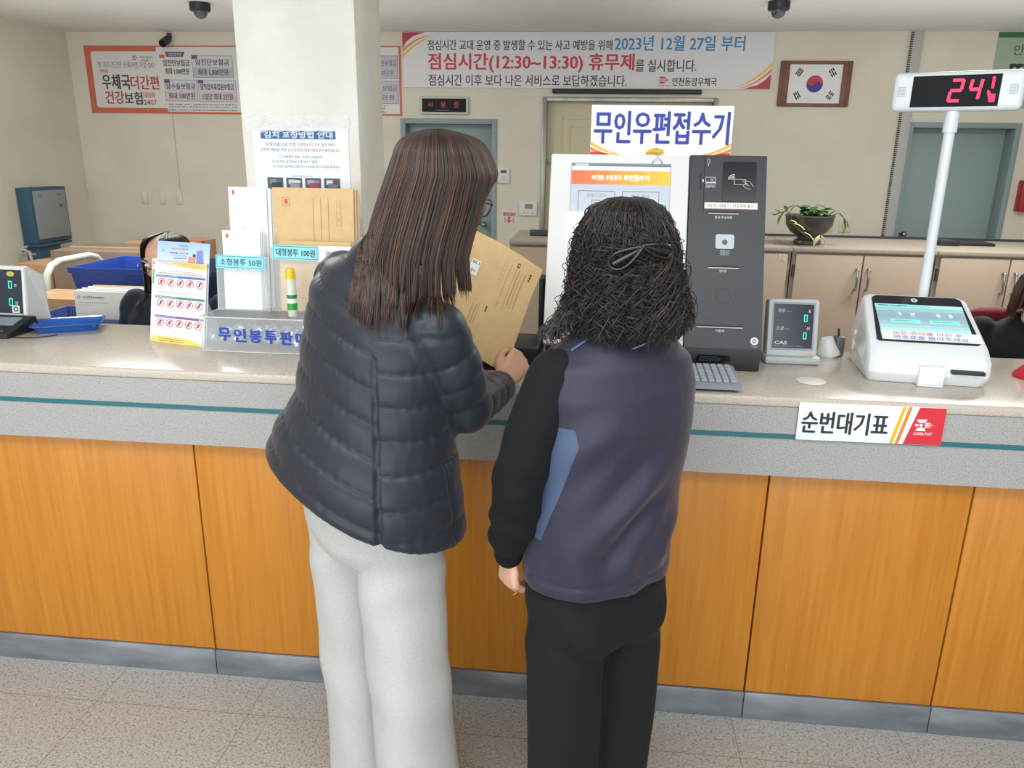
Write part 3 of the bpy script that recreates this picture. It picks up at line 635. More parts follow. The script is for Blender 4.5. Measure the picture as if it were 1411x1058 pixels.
p = Print(m, DX @ T(0, .05, .0014), .204, .145, 210, 150); E = M('#2fd39a', .4, emit=1.0)
for y in (38, 98): p.frame(160, y, 174, y + 26, 3, E, 1); p.frame(100, y, 114, y + 26, 3, E, 1)
p.text('g', 182, 48, 192, 58, '#c8cdd2', 1); p.text('원', 182, 108, 194, 120, '#c8cdd2', 1); p.disc(170, 14, 15, '#b8b258', 1, 20, 9); p.rect(170, 122, 198, 148, '#d3d6d4', 1); p.ring(184, 135, 9, 4, '#35383c', 2)
m.build('screen', o)
m = MB()
for j in range(4): m.box(.005, .207, .008 + j * .0095, .012 + j * .0095, 0, .0012, M('#8f9496', .5), 0, DX)
m.build('vent_slats', o)
# payment terminal
o = thing('payment_terminal', 'black payment terminal with grey screen left of the blue tray', 'terminal', T(-2.005, .255, CT) @ RZ(.02))
m = MB(); m.add([(x, y, z) for x in (0, .165) for y, z in [(0, 0), (0, .014), (.125, .05), (.15, .046), (.15, 0)]], [(0, 1, 2, 3, 4), (9, 8, 7, 6, 5)] + [(i, i + 5, (i + 1) % 5 + 5, (i + 1) % 5) for i in range(5)], M('#25272b', .4))
ob = m.build('body', o); bv = ob.modifiers.new('edge', 'BEVEL'); bv.width = .005; bv.segments = 2
X = frame((0, 0, .0145), (1, 0, 0), (0, .125, .036)); m = MB(); m.box(.03, .145, .06, .115, 0, .001, M('#8f98a8', .15), 0, X); m.build('screen', o)
m = MB()
for i, c in enumerate(('#3a7fd0', '#b0b4b8', '#d08a3a', '#a33b3b')): m.box(.03 + i * .03, .05 + i * .03, .018, .026, 0, .0012, M(c, .4), 0, X)
Print(m, X @ T(.075, .038, .0004), .03, .01, 30, 10).scribble(0, 30, 1, 7, '#b5b8bb', 1); m.build('keys', o)
# blue tray and the cable under it
o = thing('coin_tray', 'translucent blue plastic tray on the counter in front of the clerk', 'tray', T(-1.745, .425, CT) @ RZ(.50))
BLU = M('#1f5fb8', .15, alpha=.82, coat=.3); m = MB()
def rrect(hx, hy, r, z, n=4):
    out = []
    for cx, cy, a0_ in ((hx - r, hy - r, 0), (-hx + r, hy - r, PI / 2), (-hx + r, -hy + r, PI), (hx - r, -hy + r, 1.5 * PI)):
        for k_ in range(n + 1): a = a0_ + PI / 2 * k_ / n; out.append((cx + r * math.cos(a), cy + r * math.sin(a), z))
    return out
m.loft([rrect(.085, .05, .012, .0), rrect(.1, .064, .016, .026), rrect(.108, .072, .018, .028), rrect(.108, .072, .018, .025), rrect(.1, .064, .016, .022), rrect(.082, .047, .012, .004)], BLU); m.build('tray_body', o, 40)
m = MB(); m.box(-.06, .03, -.02, .03, .0045, .0055, M('#9cc4de', .4)); m.box(-.02, .06, -.045, -.03, .0045, .0055, M('#7fd0f0', .4))
for j in range(4): m.box(.03 + j * .01, .036 + j * .01, .01, .04, .0045, .006, M('#14356e', .4))
m.build('tray_liner', o)
tag(MB().tube([(-1.86, .29, 1.0165), (-1.845, .275, 1.0165), (-1.80, .272, 1.0165), (-1.76, .283, 1.0165), (-1.735, .305, 1.0165), (-1.72, .33, 1.0165)], .0016, M('#1c1c1e', .5), 8).build('cable'), 'thin black cable curling out from under the blue tray', 'cable')

# leaflets in a stand
LR = RZ(-.26); LB = T(-1.383, .309, CT) @ LR @ RX(-.19)
def sheet(name, label, X, wd, ht, fn, pw, ph, base='#eeeae0', t=.0012, cat='leaflet'):
    m = MB(); m.box(0, wd, 0, t, 0, ht, M(base, .5), 0, X); p = Print(m, X @ T(0, -.0003, 0) @ RX(PI / 2), wd, ht, pw, ph); fn(p)
    return tag(m.build(name), label, cat)
def f1(p):
    p.poly([(0, 0), (500, 0), (500, 55), (360, 50), (200, 25), (60, 5)], '#f3d489', 1); p.rect(180, 12, 480, 17, '#c89a4a', 2); p.rect(220, 30, 480, 35, '#c89a4a', 2)
    p.poly([(0, 0), (70, 0), (200, 35), (150, 35)], '#cfc4e4', 2)
    p.scribble(80, 430, 78, 7, '#8c8c8c', 1); p.scribble(40, 470, 97, 9, '#6a6a6a', 1)
    for y, c in ((118, '#5878b8'), (300, '#4f8a85'), (470, '#7e5fa8')):
        p.rect(20, y - 2, 485, y + 170, '#f6f5f2', 1); p.rect(20, y, 490, y + 20, c, 2); p.scribble(30, 230, y + 5, 9, '#d5dbe6', 3)
        for i in range(5):
            x = 75 + i * 92; p.ring(x, y + 62, 35, 6, '#c0394a', 3); p.line(x - 22, y + 84, x + 22, y + 40, 6, '#c0394a', 4)
            cc = random.choice(('#3d4f9c', '#6a5a9a', '#3f6aa0', '#c0503a')); p.rect(x - 12, y + 50, x + 6, y + 78, cc, 2); p.disc(x + 4, y + 50, 9, cc, 2, 10)
            p.scribble(x - 30, x + 30, y + 108, 6, '#9a9a9a', 2); p.scribble(x - 24, x + 24, y + 120, 5, '#aaaaaa', 2)
    p.rect(30, 260, 470, 276, '#c4d4ee', 2); p.poly([(0, 655), (250, 650), (420, 672), (495, 710), (0, 710)], '#f2d678', 1); p.scribble(60, 330, 670, 8, '#6a6450', 2); p.scribble(60, 310, 688, 8, '#6a6450', 2)
sheet('leaflet', 'cream leaflet with rows of round red prohibition signs', LB, .206, .255, f1, 500, 710)
def f2(p):
    for i in range(6): p.rect(0, i * 30, 500, i * 30 + 30, ('#a9c8ea', '#b3cdec', '#bcd2ed', '#c4d5ee', '#cdd9ef', '#d5dcf0')[i], 1)
    p.text('우정사업본부', 210, 20, 300, 38, '#3f66b0', 2); p.text('항공우편 이용 제한물품', 140, 46, 300, 60, '#c0394a', 2); p.scribble(120, 300, 78, 12, '#4a5fa8', 2); p.scribble(150, 290, 100, 7, '#7a84b8', 2); p.scribble(165, 290, 118, 9, '#3a3a58', 2)
    p.poly([(380, 60), (440, 50), (450, 165), (380, 165)], '#8d8ec8', 2); p.rect(305, 105, 370, 150, '#d09a72', 3); p.rect(345, 85, 372, 115, '#4a4a66', 2); p.disc(60, 70, 22, '#8fb4e0', 2, 16, 8); p.rect(0, 150, 500, 178, '#9d9bd0', 2)
sheet('leaflet', 'leaflet with a light blue pictured top rising behind the cream one', LB @ T(.004, .006, 0), .205, .318, f2, 500, 776, '#c9d4ee')
def f3(p):
    p.rect(12, 20, 40, 50, '#8a8f96', 1); p.rect(10, 90, 44, 210, '#6fae84', 1); p.rect(10, 60, 60, 66, '#5a5f66', 1)
sheet('leaflet', 'white leaflet with a green patch peeping out behind the others on the left', LB @ T(-.022, .012, .0), .2, .262, f3, 500, 700, '#e6e8e6')
m = MB(); BX = LB @ T(.0, .0165, 0)
for q in (((.0, 0, 0), (.19, 0, 0), (.19, 0, .22), (0, 0, .22)),): pane(m, [BX @ Vector(v) for v in q], CLEARE, .002)
iv = Vector(LB @ Vector((.03, .0185, .16))); 
base = [Vector(LB @ Vector((x, .0, 0))) for x in (0, .19)]; back = [b_ + Vector((.03, .10, 0)) for b_ in base]
for b0, b1, xo in ((base[0], back[0], .005), (base[1], back[1], .185)):
    tp = LB @ Vector((xo, .0185, .16)); pane(m, [Vector((b0.x, b0.y + .02, CT + .001)), Vector((b1.x, b1.y, CT + .001)), tp], CLEARE, .002)
tag(m.build('leaflet_stand'), 'clear acrylic easel stand holding the leaflets', 'stand')

# envelope vending rack
ro = thing('envelope_rack', 'clear acrylic envelope rack with a coin box lettered in blue', 'rack', T(-1.165, .212, CT + .0025))
m = MB(); wd, dp, hb = .44, .27, .104
for q in (((0, 0, 0), (wd, 0, 0), (wd, 0, hb), (0, 0, hb)), ((0, dp, 0), (wd, dp, 0), (wd, dp, hb), (0, dp, hb)), ((0, 0, 0), (0, dp, 0), (0, dp, hb), (0, 0, hb)), ((wd, 0, 0), (wd, dp, 0), (wd, dp, hb), (wd, 0, hb)),
          ((0, 0, hb), (wd, 0, hb), (wd, dp, hb), (0, dp, hb))): pane(m, q, CLEAR, .0025)
for a, b_ in (((0, 0, 0), (wd, 0, 0)), ((0, 0, hb), (wd, 0, hb)), ((0, 0, 0), (0, 0, hb)), ((wd, 0, 0), (wd, 0, hb)), ((0, 0, hb), (0, dp, hb)), ((wd, 0, hb), (wd, dp, hb))): m.tube([a, b_], .0022, CLEARE, 6)
m.build('coin_box', ro)
m = MB(); XF = frame((0, -.0042, 0), (1, 0, 0), (0, 0, 1))
for i, ch in enumerate('무인봉투판매대'): m.text(ch, .058 + i * .048, .034 - i * .0012, .094 + i * .048, .073 - i * .0012, M('#1d3fa8', .4), XF, 0, .05)
m.build('lettering', ro)
# crumpled silver wrap in the box
bm = bmesh.new(); bmesh.ops.create_grid(bm, x_segments=44, y_segments=20, size=.5)
for v in bm.verts: v.co = Vector((wd / 2 + v.co.x * (wd - .015), dp * .42 + v.co.y * (dp * .8), .02 + .022 * abs(math.sin(v.co.x * 23 + v.co.y * 7)) * random.random() + .016 * random.random()))
me = bpy.data.meshes.new('silver_wrap'); bm.to_mesh(me); bm.free(); me.materials.append(M('#aeb9c4', .28, .75)); sw = bpy.data.objects.new('silver_wrap', me); COL.objects.link(sw); sw.parent = ro
tag(MB().box(-1.115, -1.01, .488, .53, CT, CT + .085, M('#a9773c', .6), .004).build('coin_carton', smooth=30), 'small brown carton seen through the coin box of the envelope rack', 'box')
# pockets
m = MB(); z0 = hb + .0025
P1 = ((.008, .2), (.20, .44))
for (x0, x1), y0, h in (((.012, .178), .10, .165), ((.182, .44), .11, .19)):
    for q in (((x0, y0, z0), (x1, y0, z0), (x1, y0 + .02, z0 + h), (x0, y0 + .02, z0 + h)), ((x0, y0, z0), (x0, y0 + .11, z0), (x0, y0 + .13, z0 + h + .1), (x0, y0 + .02, z0 + h)),
              ((x1, y0, z0), (x1, y0 + .11, z0), (x1, y0 + .13, z0 + h + .1), (x1, y0 + .02, z0 + h)), ((x0, y0 + .115, z0), (x1, y0 + .115, z0), (x1, y0 + .15, z0 + .33), (x0, y0 + .15, z0 + .33))): pane(m, q, CLEAR, .0022)
    for a, b_ in (((x0, y0, z0), (x0, y0 + .02, z0 + h)), ((x1, y0, z0), (x1, y0 + .02, z0 + h)), ((x0, y0 + .02, z0 + h), (x1, y0 + .02, z0 + h)), ((x0, y0 + .115, z0), (x0, y0 + .15, z0 + .33)), ((x1, y0 + .115, z0), (x1, y0 + .15, z0 + .33))): m.tube([a, b_], .0018, CLEARE, 6)
m.build('pockets', ro)
CY = M('#8edbe6', .5)
def label(x0, x1, z, h, y, st, bg, parent):
    X = frame((x0, y, z), (1, 0, -.015), (0, .1, 1)); m = MB(); m.box(0, x1 - x0, 0, h, -.0006, 0, bg, 0, X); p = Print(m, X, x1 - x0, h, 190, 42)
    if bg is CY: p.frame(4, 3, 186, 39, 1.5, '#2a5f7a', 1)
    p.text(st, 16, 10, 176, 32, '#1d3a4a', 1, .02); return m.build('price_label', parent)
label(.012, .170, .236, .040, .1085, '소형봉투 50원', CY, ro)
label(.188, .334, .266, .044, .124, '대형봉투 100원', CY, ro)
X = frame((.336, .112, .155), (1, 0, 0), (0, .1, 1)); m = MB(); m.box(0, .13, 0, .155, -.0006, 0, M('#f1f0e8', .5), 0, X); p = Print(m, X, .13, .155, 130, 155); p.text('봉투 구입', 20, 14, 110, 34, '#3a3a3a', 1); m.build('notice_paper', ro)
# envelopes: each its own sheet in the pockets
def envelope(name, label_, x0, y, zb, wd, ht, mat, lean, group, brown):
    X = T(x0, y, zb) @ RX(-lean); m = MB(); m.box(0, wd, 0, .0022, 0, ht, mat, .0008, X, 1); p = Print(m, X @ T(0, -.0004, 0) @ RX(PI / 2), wd, ht, 300, 300 * ht / wd); H = 300 * ht / wd
    if brown:
        GL = '#b98f55'; p.frame(36, 34, 64, 62, 1.5, '#c86a4a', 1); p.rect(46, 40, 56, 56, '#c85a40', 2)
        for x, a, b_ in ((150, 36, 205), (178, 36, 210), (206, 36, 210)): p.rect(x, a, x + 1.3, b_, '#9a7440', 1)
        for j in range(4): p.frame(236, 40 + j * 24, 254, 60 + j * 24, 1.2, '#b99258', 1)
        p.text('귀중', 122, 190, 129, 214, '#5a4526', 1); p.text('㈜', 190, 196, 200, 212, '#5a4526', 1)
        for a, b_ in (((0, 214), (62, 224)), ((62, 224), (140, 244)), ((140, 244), (225, 222)), ((225, 222), (300, 214))): p.line(*a, *b_, 2.2, '#b58a50', 1)
    else:
        p.frame(22, 20, 58, 66, 2, '#e0b8b4', 1); p.rect(32, 26, 48, 56, '#c84a4a', 2)
        for j in range(5): p.frame(222, 44 + j * 28, 250, 66 + j * 28, 1.5, '#cfd2d6', 1)
        for a, b_ in (((0, 172), (70, 192)), ((70, 192), (150, 226)), ((150, 226), (230, 196)), ((230, 196), (300, 176))): p.line(*a, *b_, 2.5, '#cdd0d4', 1)
        p.text('귀하', 104, 290, 118, 318, '#9a9da2', 1)
    return tag(m.build(name, smooth=30), label_, 'envelope', group)
WE = M('#eceef0', .55); zb = CT + hb + .004
for i in range(4): envelope('white_envelope', ('white envelope in the small envelope pocket, frontmost and lowest', 'white envelope just behind the lowest white one in the rack', 'white envelope third back in the small envelope pocket', 'white envelope fourth back in the small envelope pocket')[i],
    -1.142 + .003 * i, .335 + .007 * i, zb, .122, .243 - .004 * i, WE, .1 - .004 * i, 'white envelopes in the rack', False)
for i in range(3): envelope('white_envelope', ('tall white envelope, front of the taller white ones', 'tall white envelope, middle of the taller white ones', 'tall white envelope, rearmost in the rack')[i],
    -1.128 + .010 * i, .37 + .008 * i, zb, .122, .372 - .003 * i, WE, .07, 'white envelopes in the rack', False)
for i in range(3): envelope('brown_envelope', ('tall brown envelope with a V flap, front of the tall brown ones', 'tall brown envelope behind the front one, edge showing at right', 'tall brown envelope, rearmost brown one in the rack')[i],
    -.992 + .006 * i, .385 + .008 * i, zb, .258, .372 - .002 * i, BROWN, .06, 'brown envelopes in the rack', True)
envelope('brown_envelope', 'shorter brown envelope behind the large envelope price label', -.962, .342, zb, .225, .215, BROWN, .1, 'brown envelopes in the rack', True)
# glue bottle
o = thing('glue_bottle', 'clear glue bottle with yellow cap and green label before the brown envelopes', 'bottle', T(-.893, .262, CT + hb + .003))
MB().lathe([(.013, 0), (.0145, .003), (.0145, .115), (.012, .118)], M('#e3e6dc', .15, alpha=.75), 20).build('bottle_body', o, 40)
MB().lathe([(.015, .115), (.015, .134), (.0125, .140), (.011, .146), (.004, .147)], M('#e2c41c', .35), 20).build('cap', o, 40)
m = MB(); m.lathe([(.0148, .022), (.0148, .072)], M('#e4efe2', .4), 20, cap=False); m.lathe([(.0149, .022), (.0149, .042)], M('#3d9a4a', .4), 20, cap=False); m.lathe([(.0149, .056), (.0149, .068)], M('#2f8a42', .4), 20, cap=False); m.build('glue_label', o, 40)

# poster taped to the pillar
def f4(p):
    p.rect(28, 10, 278, 42, '#2f5f94', 1); p.text('김치 포장방법 안내', 40, 14, 268, 38, '#e6ecf2', 2, .03)
    p.text('포장미흡으로 인한 ', 42, 56, 145, 70, '#3a4252', 1); p.text('김치파손이 다수 발생', 150, 56, 248, 70, '#b0404a', 1); p.text('하여', 252, 57, 272, 69, '#3a4252', 1)
    p.text('안전한 배송을 위한 ', 26, 78, 112, 91, '#3a4252', 1); p.text('김치포장방법', 116, 78, 180, 91, '#b0404a', 1); p.text('을 다음과 같이 알려드립니다.', 182, 78, 290, 91, '#3a4252', 1)
    p.text('□ 내용물은 80%, 무게는 20kg미만', 86, 106, 232, 118, '#4a5262', 1); p.text('□ 두꺼운 김장비닐 2겹이상 + 밀봉', 62, 124, 212, 136, '#4a5262', 1); p.text('□ 두꺼운 김장비닐 2겹이상+스티로폼 박스+두꺼운 종이박스', 62, 144, 288, 155, '#4a5262', 1)
    p.text('[ 포장미흡 파손사례 ]', 124, 184, 196, 192, '#33508a', 1)
    for i in range(4):
        x = 40 + i * 64; p.rect(x, 194, x + 54, 244, '#4a5a68', 1); p.rect(x + 8, 202, x + 30, 220, ('#7d8a94', '#c8d0d4', '#b8a8b0', '#d0dce4')[i], 2); p.rect(x + 14, 214, x + 46, 236, ('#2f3b46', '#8f9aa2', '#a04a58', '#6a7a88')[i], 3); p.rect(x + 30, 204, x + 48, 216, ('#56666f', '#dde2e4', '#8d98a2', '#8a3a44')[i], 3)
X = frame((-1.125, .597, 1.36), (1, 0, 0), (0, 0, 1)); m = MB(); m.box(0, .323, 0, .312, -.001, 0, M('#e9edf3', .45), 0, X); p = Print(m, X, .323, .312, 320, 388); f4(p)
tag(m.build('pillar_notice'), 'white packing notice with a blue title taped to the front of the pillar', 'notice')
bm = bmesh.new(); bmesh.ops.create_grid(bm, x_segments=60, y_segments=10, size=.5)
for v in bm.verts: v.co = Vector((-.97 + v.co.x * .345, .5955 - .004 * random.random(), 1.685 + v.co.y * .05 + .004 * math.sin(v.co.x * 40)))
me = bpy.data.meshes.new('clear_tape'); bm.to_mesh(me); bm.free(); me.materials.append(M('#f4f6f8', .12, alpha=.4, spec=.8)); me.polygons.foreach_set('use_smooth', [True] * len(me.polygons))
tp = bpy.data.objects.new('clear_tape', me); COL.objects.link(tp); tag(tp, 'wrinkled clear packing tape across the pillar above the notice', 'tape')

# coaster disc
tag(MB().lathe([(.037, 0), (.039, .001), (.039, .002), (.037, .003)], M('#e4e2da', .5), 32, T(.615, .158, CT)).build('round_coaster', smooth=40), 'round white disc lying on the counter before the scale display', 'coaster')

# ticket machine
to = thing('ticket_machine', 'glossy white queue ticket machine with a tilted touch screen', 'machine', T(.938, .316, CT) @ RZ(-.10))
GW = M('#e6ebee', .16, coat=.4); m = MB()
prof = [(-.14, .0), (-.158, .03), (-.152, .07), (-.12, .10), (.075, .2), (.105, .203), (.125, .19), (.14, .1), (.14, 0)]
hw = .158
secs = []
for f_, k_ in ((-1, .80), (-.965, .93), (-.86, 1), (.86, 1), (.965, .93), (1, .80)):
    secs.append([(f_ * hw * (1 - .10 * max(0, (z - .08) / .12)) * (1 if z > .02 else .94), (y + .01) * k_ - .01, z * (1 if abs(f_) < .9 else (.97 if abs(f_) < .98 else .9))) for y, z in prof])
m.loft(secs, GW); ob = m.build('body', to, 50); bv = ob.modifiers.new('edge', 'BEVEL'); bv.width = .012; bv.segments = 3; bv.limit_method = 'ANGLE'; bv.angle_limit = .35
SX = frame((-.132, -.105, .1095), (1, 0, 0), (0, .195, .1)); m = MB(); sl = .209
m.prism([(.0, .004), (.008, -.002), (.256, -.002), (.264, .004), (.252, .196), (.238, .206), (.026, .206), (.012, .196)], -.002, .0015, M('#1d2126', .12), SX)
p = Print(m, SX @ T(.012, .04, .0018), .24, .125, 240, 125)
cs = ['#9fd4d2', '#8fb9c0', '#86a4b2', '#86a0b0', '#8aa6b6', '#94b4c0', '#9cc6c8', '#a8d8d4']
for i, c in enumerate(cs): p.rect(3 - i * 0, i * 15.6, 237, (i + 1) * 15.6 + .5, scr(c, .35), 1)
p.rect(3, 3, 150, 14, scr('#7fc4c2', .4), 2); p.scribble(12, 90, 5, 6, scr('#3f7f86', .2), 3)
p.text('우', 60, 38, 70, 54, scr('#d6ecec', .6), 2); p.text('편', 92, 38, 104, 54, scr('#d6ecec', .6), 2); p.text('금', 160, 38, 172, 54, scr('#d6ecec', .6), 2); p.text('융', 192, 38, 204, 54, scr('#d6ecec', .6), 2)
for x0 in (36, 138): p.rect(x0, 70, x0 + 78, 86, scr('#83cfc6', .45), 2); p.scribble(x0 + 8, x0 + 60, 75, 5, scr('#4f9a98', .25), 3)
p = Print(m, SX @ T(.0, .0, .0018), .264, .209, 264, 209); p.ring(126, 22, 9, 4, '#d5dde2', 1); p.rect(121, 20, 131, 24, '#d5dde2', 1)
m.build('touch_screen', to)
m = MB(); m.box(.014, .27, .003, .042, .002, .003, M('#f2f3f4', .5), 0, SX); m.text('모든 준비를 마친 후', .045, .025, .222, .0385, '#cc4a58', SX, .0034); m.text('번호표를 뽑아주세요', .045, .006, .235, .021, '#3f66c4', SX, .0034); m.build('paper_strip', to)
m = MB(); m.box(.05, .132, -.172, -.14, .040, .050, M('#2e2f31', .5), .002); m.build('ticket_slot', to, 30)
m = MB(); m.box(-.03, .035, -.170, -.12, .0, .058, GW, .004); m.build('front_flap', to, 30); m = MB(); m.box(-.012, .02, -.174, -.16, .008, .022, M('#f0f4f6', .3), .003); m.build('release_button', to, 30)
m = MB(); m.prism([(-.06 + .012 * math.cos(a), .07 + .03 * math.sin(a)) for a in np.linspace(0, 2 * PI, 20)[:-1]], 0, .002, M('#f4f6f8', .2), frame((-.1535, 0, 0), (0, -1, 0), (0, 0, 1))); m.build('side_lamp', to, 30)

# number display on its pole
do = thing('number_display', 'white number display on a slim pole glowing red 24', 'display', T(1.01, .497, CT))
MB().lathe([(.0, 0), (.03, 0), (.03, .006), (.018, .014)], M('#dfe4e8', .3), 28).build('base', do, 40)
MB().cyl((0, 0, .01), (-.005, -.005, .69), .0145, M('#dfe4ea', .25), 20).build('pole', do, 40)
MB().cyl((-.005, -.005, .665), (-.005, -.005, .725), .019, M('#dfe4ea', .25), 20).build('collar', do, 40)
HX = T(-.002, -.003, .775) @ RZ(-.47 + .0); m = MB(); m.box(-.163, .163, -.034, .034, -.053, .053, M('#e0e6e8', .3), .016, HX, 4); hd = m.build('display_case', do, 40)
DX = HX @ frame((-.112, -.0345, -.0415), (1, 0, 0), (0, 0, 1)); m = MB(); m.box(0, .218, 0, .083, -.001, .001, M('#0c0e14', .4, spec=.15), 0, DX)
RD = M('#ff2444', .5, emit=2.6); p = Print(m, DX @ T(0, 0, .0012), .218, .083, 238, 86)
def seg7(x, y, w_, h, on, t=8):
    sl = -.12
    def q(x0, y0, x1, y1): p.poly([(x + x0 - (y0) * -sl * -1, y + y0), (x + x1 - y0 * sl * 1, y + y0), (x + x1 - y1 * sl * 1, y + y1), (x + x0 - y1 * -sl * -1, y + y1)], RD, 1)
    def h_(yy): p.poly([(x + 3 + (h - yy) * .12, y + yy - t / 2), (x + w_ - 3 + (h - yy) * .12, y + yy - t / 2), (x + w_ - 3 + (h - yy) * .12, y + yy + t / 2), (x + 3 + (h - yy) * .12, y + yy + t / 2)], RD, 1)
    def v_(xx, ya, yb): p.poly([(x + xx - t / 2 + (h - ya) * .12, y + ya), (x + xx + t / 2 + (h - ya) * .12, y + ya), (x + xx + t / 2 + (h - yb) * .12, y + yb), (x + xx - t / 2 + (h - yb) * .12, y + yb)], RD, 1)
    if 'a' in on: h_(t / 2)
    if 'g' in on: h_(h / 2)
    if 'd' in on: h_(h - t / 2)
    if 'f' in on: v_(t / 2, 4, h / 2 - 2)
    if 'b' in on: v_(w_ - t / 2, 4, h / 2 - 2)
    if 'e' in on: v_(t / 2, h / 2 + 2, h - 4)
    if 'c' in on: v_(w_ - t / 2, h / 2 + 2, h - 4)
seg7(100, 10, 36, 64, 'abged'); seg7(152, 10, 34, 60, 'fgbc')
for j in range(8): p.rect(214 + (0 if j else -1), 8 + j * 4, 221, 10.6 + j * 4, RD, 1)
p.poly([(212, 12), (218, 6), (218, 12)], RD, 1)
for a, b_ in (((206, 44), (214, 52)), ((206, 50), (214, 58))): p.line(*a, *b_, 4, RD, 1)
for j in range(5): p.rect(208 + j * 1.2, 54 + j * 4.4, 228, 57 + j * 4.4, RD, 1)
m.build('display_panel', do)
for s_ in (-1, 1):
    m = MB()
    for i in range(7):
        for j in range(7): m.box(s_ * .138 - .011 + i * .0032, s_ * .138 - .011 + i * .0032 + .0018, -.0346, -.033, -.012 + j * .004, -.012 + j * .004 + .0022, M('#8f969a', .5), 0, HX)
    m.build('speaker_grille', do)

# small device behind the price display
o = thing('desk_scanner', 'small white and dark grey device between the price display and ticket machine', 'device', T(.752, .478, CT))
MB().lathe([(.035, 0), (.034, .012), (.02, .05), (.017, .056)], M('#d3d5d3', .35), 24, RY(-.25)).build('head', o, 40); m = MB(); m.box(.012, .038, -.02, .02, 0, .062, M('#53585e', .4), .006); m.tube([(.022, 0, .06), (.018, 0, .085)], .003, M('#1d1f22', .4), 8); m.build('stand', o, 30)
# red thing at the right edge
o = thing('stamp_holder', 'red stamp pad with black handle at the right edge of the counter', 'stamp', T(1.262, .30, CT))
MB().lathe([(.05, 0), (.05, .008), (.03, .03), (.012, .045)], M('#c02238', .3), 24).build('base', o, 40); MB().tube([(-.008, 0, .04), (-.004, 0, .16)], .006, M('#1b1c1f', .4), 10).build('handle', o, 40)

# ------------------------------------------------------------------ back office
CABF = M('#ac9a88', .55); CABB = M('#958b80', .5); CABT = noisy('#978c7f', '#9d9285', 40, .45)
CHR = M('#a9adb0', .25, 1)
def cabinet(x0, wd, label, number):
    o = thing('storage_cabinet', label, 'cabinet', T(x0, 2.76, 0), group='row of low cabinets'); h = 1.075
    m = MB(); m.box(.002, wd - .002, .02, .42, 0, h, CABB, .002); m.build('body', o, 30)
    m = MB(); m.box(0, wd, -.005, .69, h, 1.10, CABT, .003); m.build('top', o, 30)
    m = MB(); m.box(.002, wd - .002, .43, .68, 0, h, CABB, .002); m.build('rear_body', o, 30)
    for s in (0, 1):
        a = .022 + s * (wd / 2 - .018); b_ = a + wd / 2 - .026
        m = MB(); m.box(a, b_, 0, .02, .07, h - .012, CABF, .002); d = m.build('door', o, 30)
        hx = b_ - .028 if s == 0 else a + .028
        m = MB(); m.tube([(hx, 0, .985), (hx, -.026, .985), (hx, -.028, .98), (hx, -.028, .87), (hx, -.026, .865), (hx, 0, .865)], .007, CHR, 10); m.build('handle', d, 50)
        if s: MB().lathe([(.011, 0), (.011, .003), (.007, .005)], CHR, 18, T(a + .03, 0, .80) @ RX(PI / 2)).build('lock', d, 40)
    m = MB(); m.box(.006, .018, -.002, .02, .93, 1.0, M('#5a5248', .4, .6), .001); m.build('hinge', o)
    if number:
        m = MB(); X = frame((.03, -.0012 + .0, h - .052), (1, 0, 0), (0, 0, 1)); X = frame((wd - .075, -.0012, h - .052), (1, 0, 0), (0, 0, 1)); m.box(0, .038, 0, .036, -.0005, 0, M('#d5d5d0', .5), 0, X); m.text('②', .005, .004, .033, .032, '#4a4a4a', X, .0004); m.build('number_sticker', o)
cabinet(-.505, .836, 'low pinkish cabinet mostly hidden behind the white kiosk screen', False)
cabinet(.333, .84, 'low pinkish cabinet behind the dark kiosk unit with a numbered sticker', True)
cabinet(1.176, .81, 'low pinkish cabinet with two handles under the plant bowl', True)
cabinet(1.99, .81, 'low pinkish cabinet behind the red chair at the right', False)
tag(MB().box(.0, 2.83, 3.4525, 3.466, 1.045, 1.115, M('#2c3034', .4), .003).build('edge_rail', smooth=30), 'long dark rail along the back edge of the cabinet tops', 'rail')
tag(MB().box(-.405, -.16, 3.05, 3.09, 1.10, 1.138, M('#3a3c3e', .4), .004).build('flat_bar', smooth=30), 'dark flat bar lying on the cabinet behind the brown envelope', 'bar')
o = thing('document_scanner', 'flat black device lying on the cabinet top right of the display pole', 'device', T(2.26, 3.1, 1.10))
MB().box(-.14, .2, 0, .16, 0, .018, M('#202226', .4), .005).build('body', o, 30); MB().box(-.14, -.02, -.03, .13, .0, .03, M('#26282c', .35), .008).build('head', o, 30)
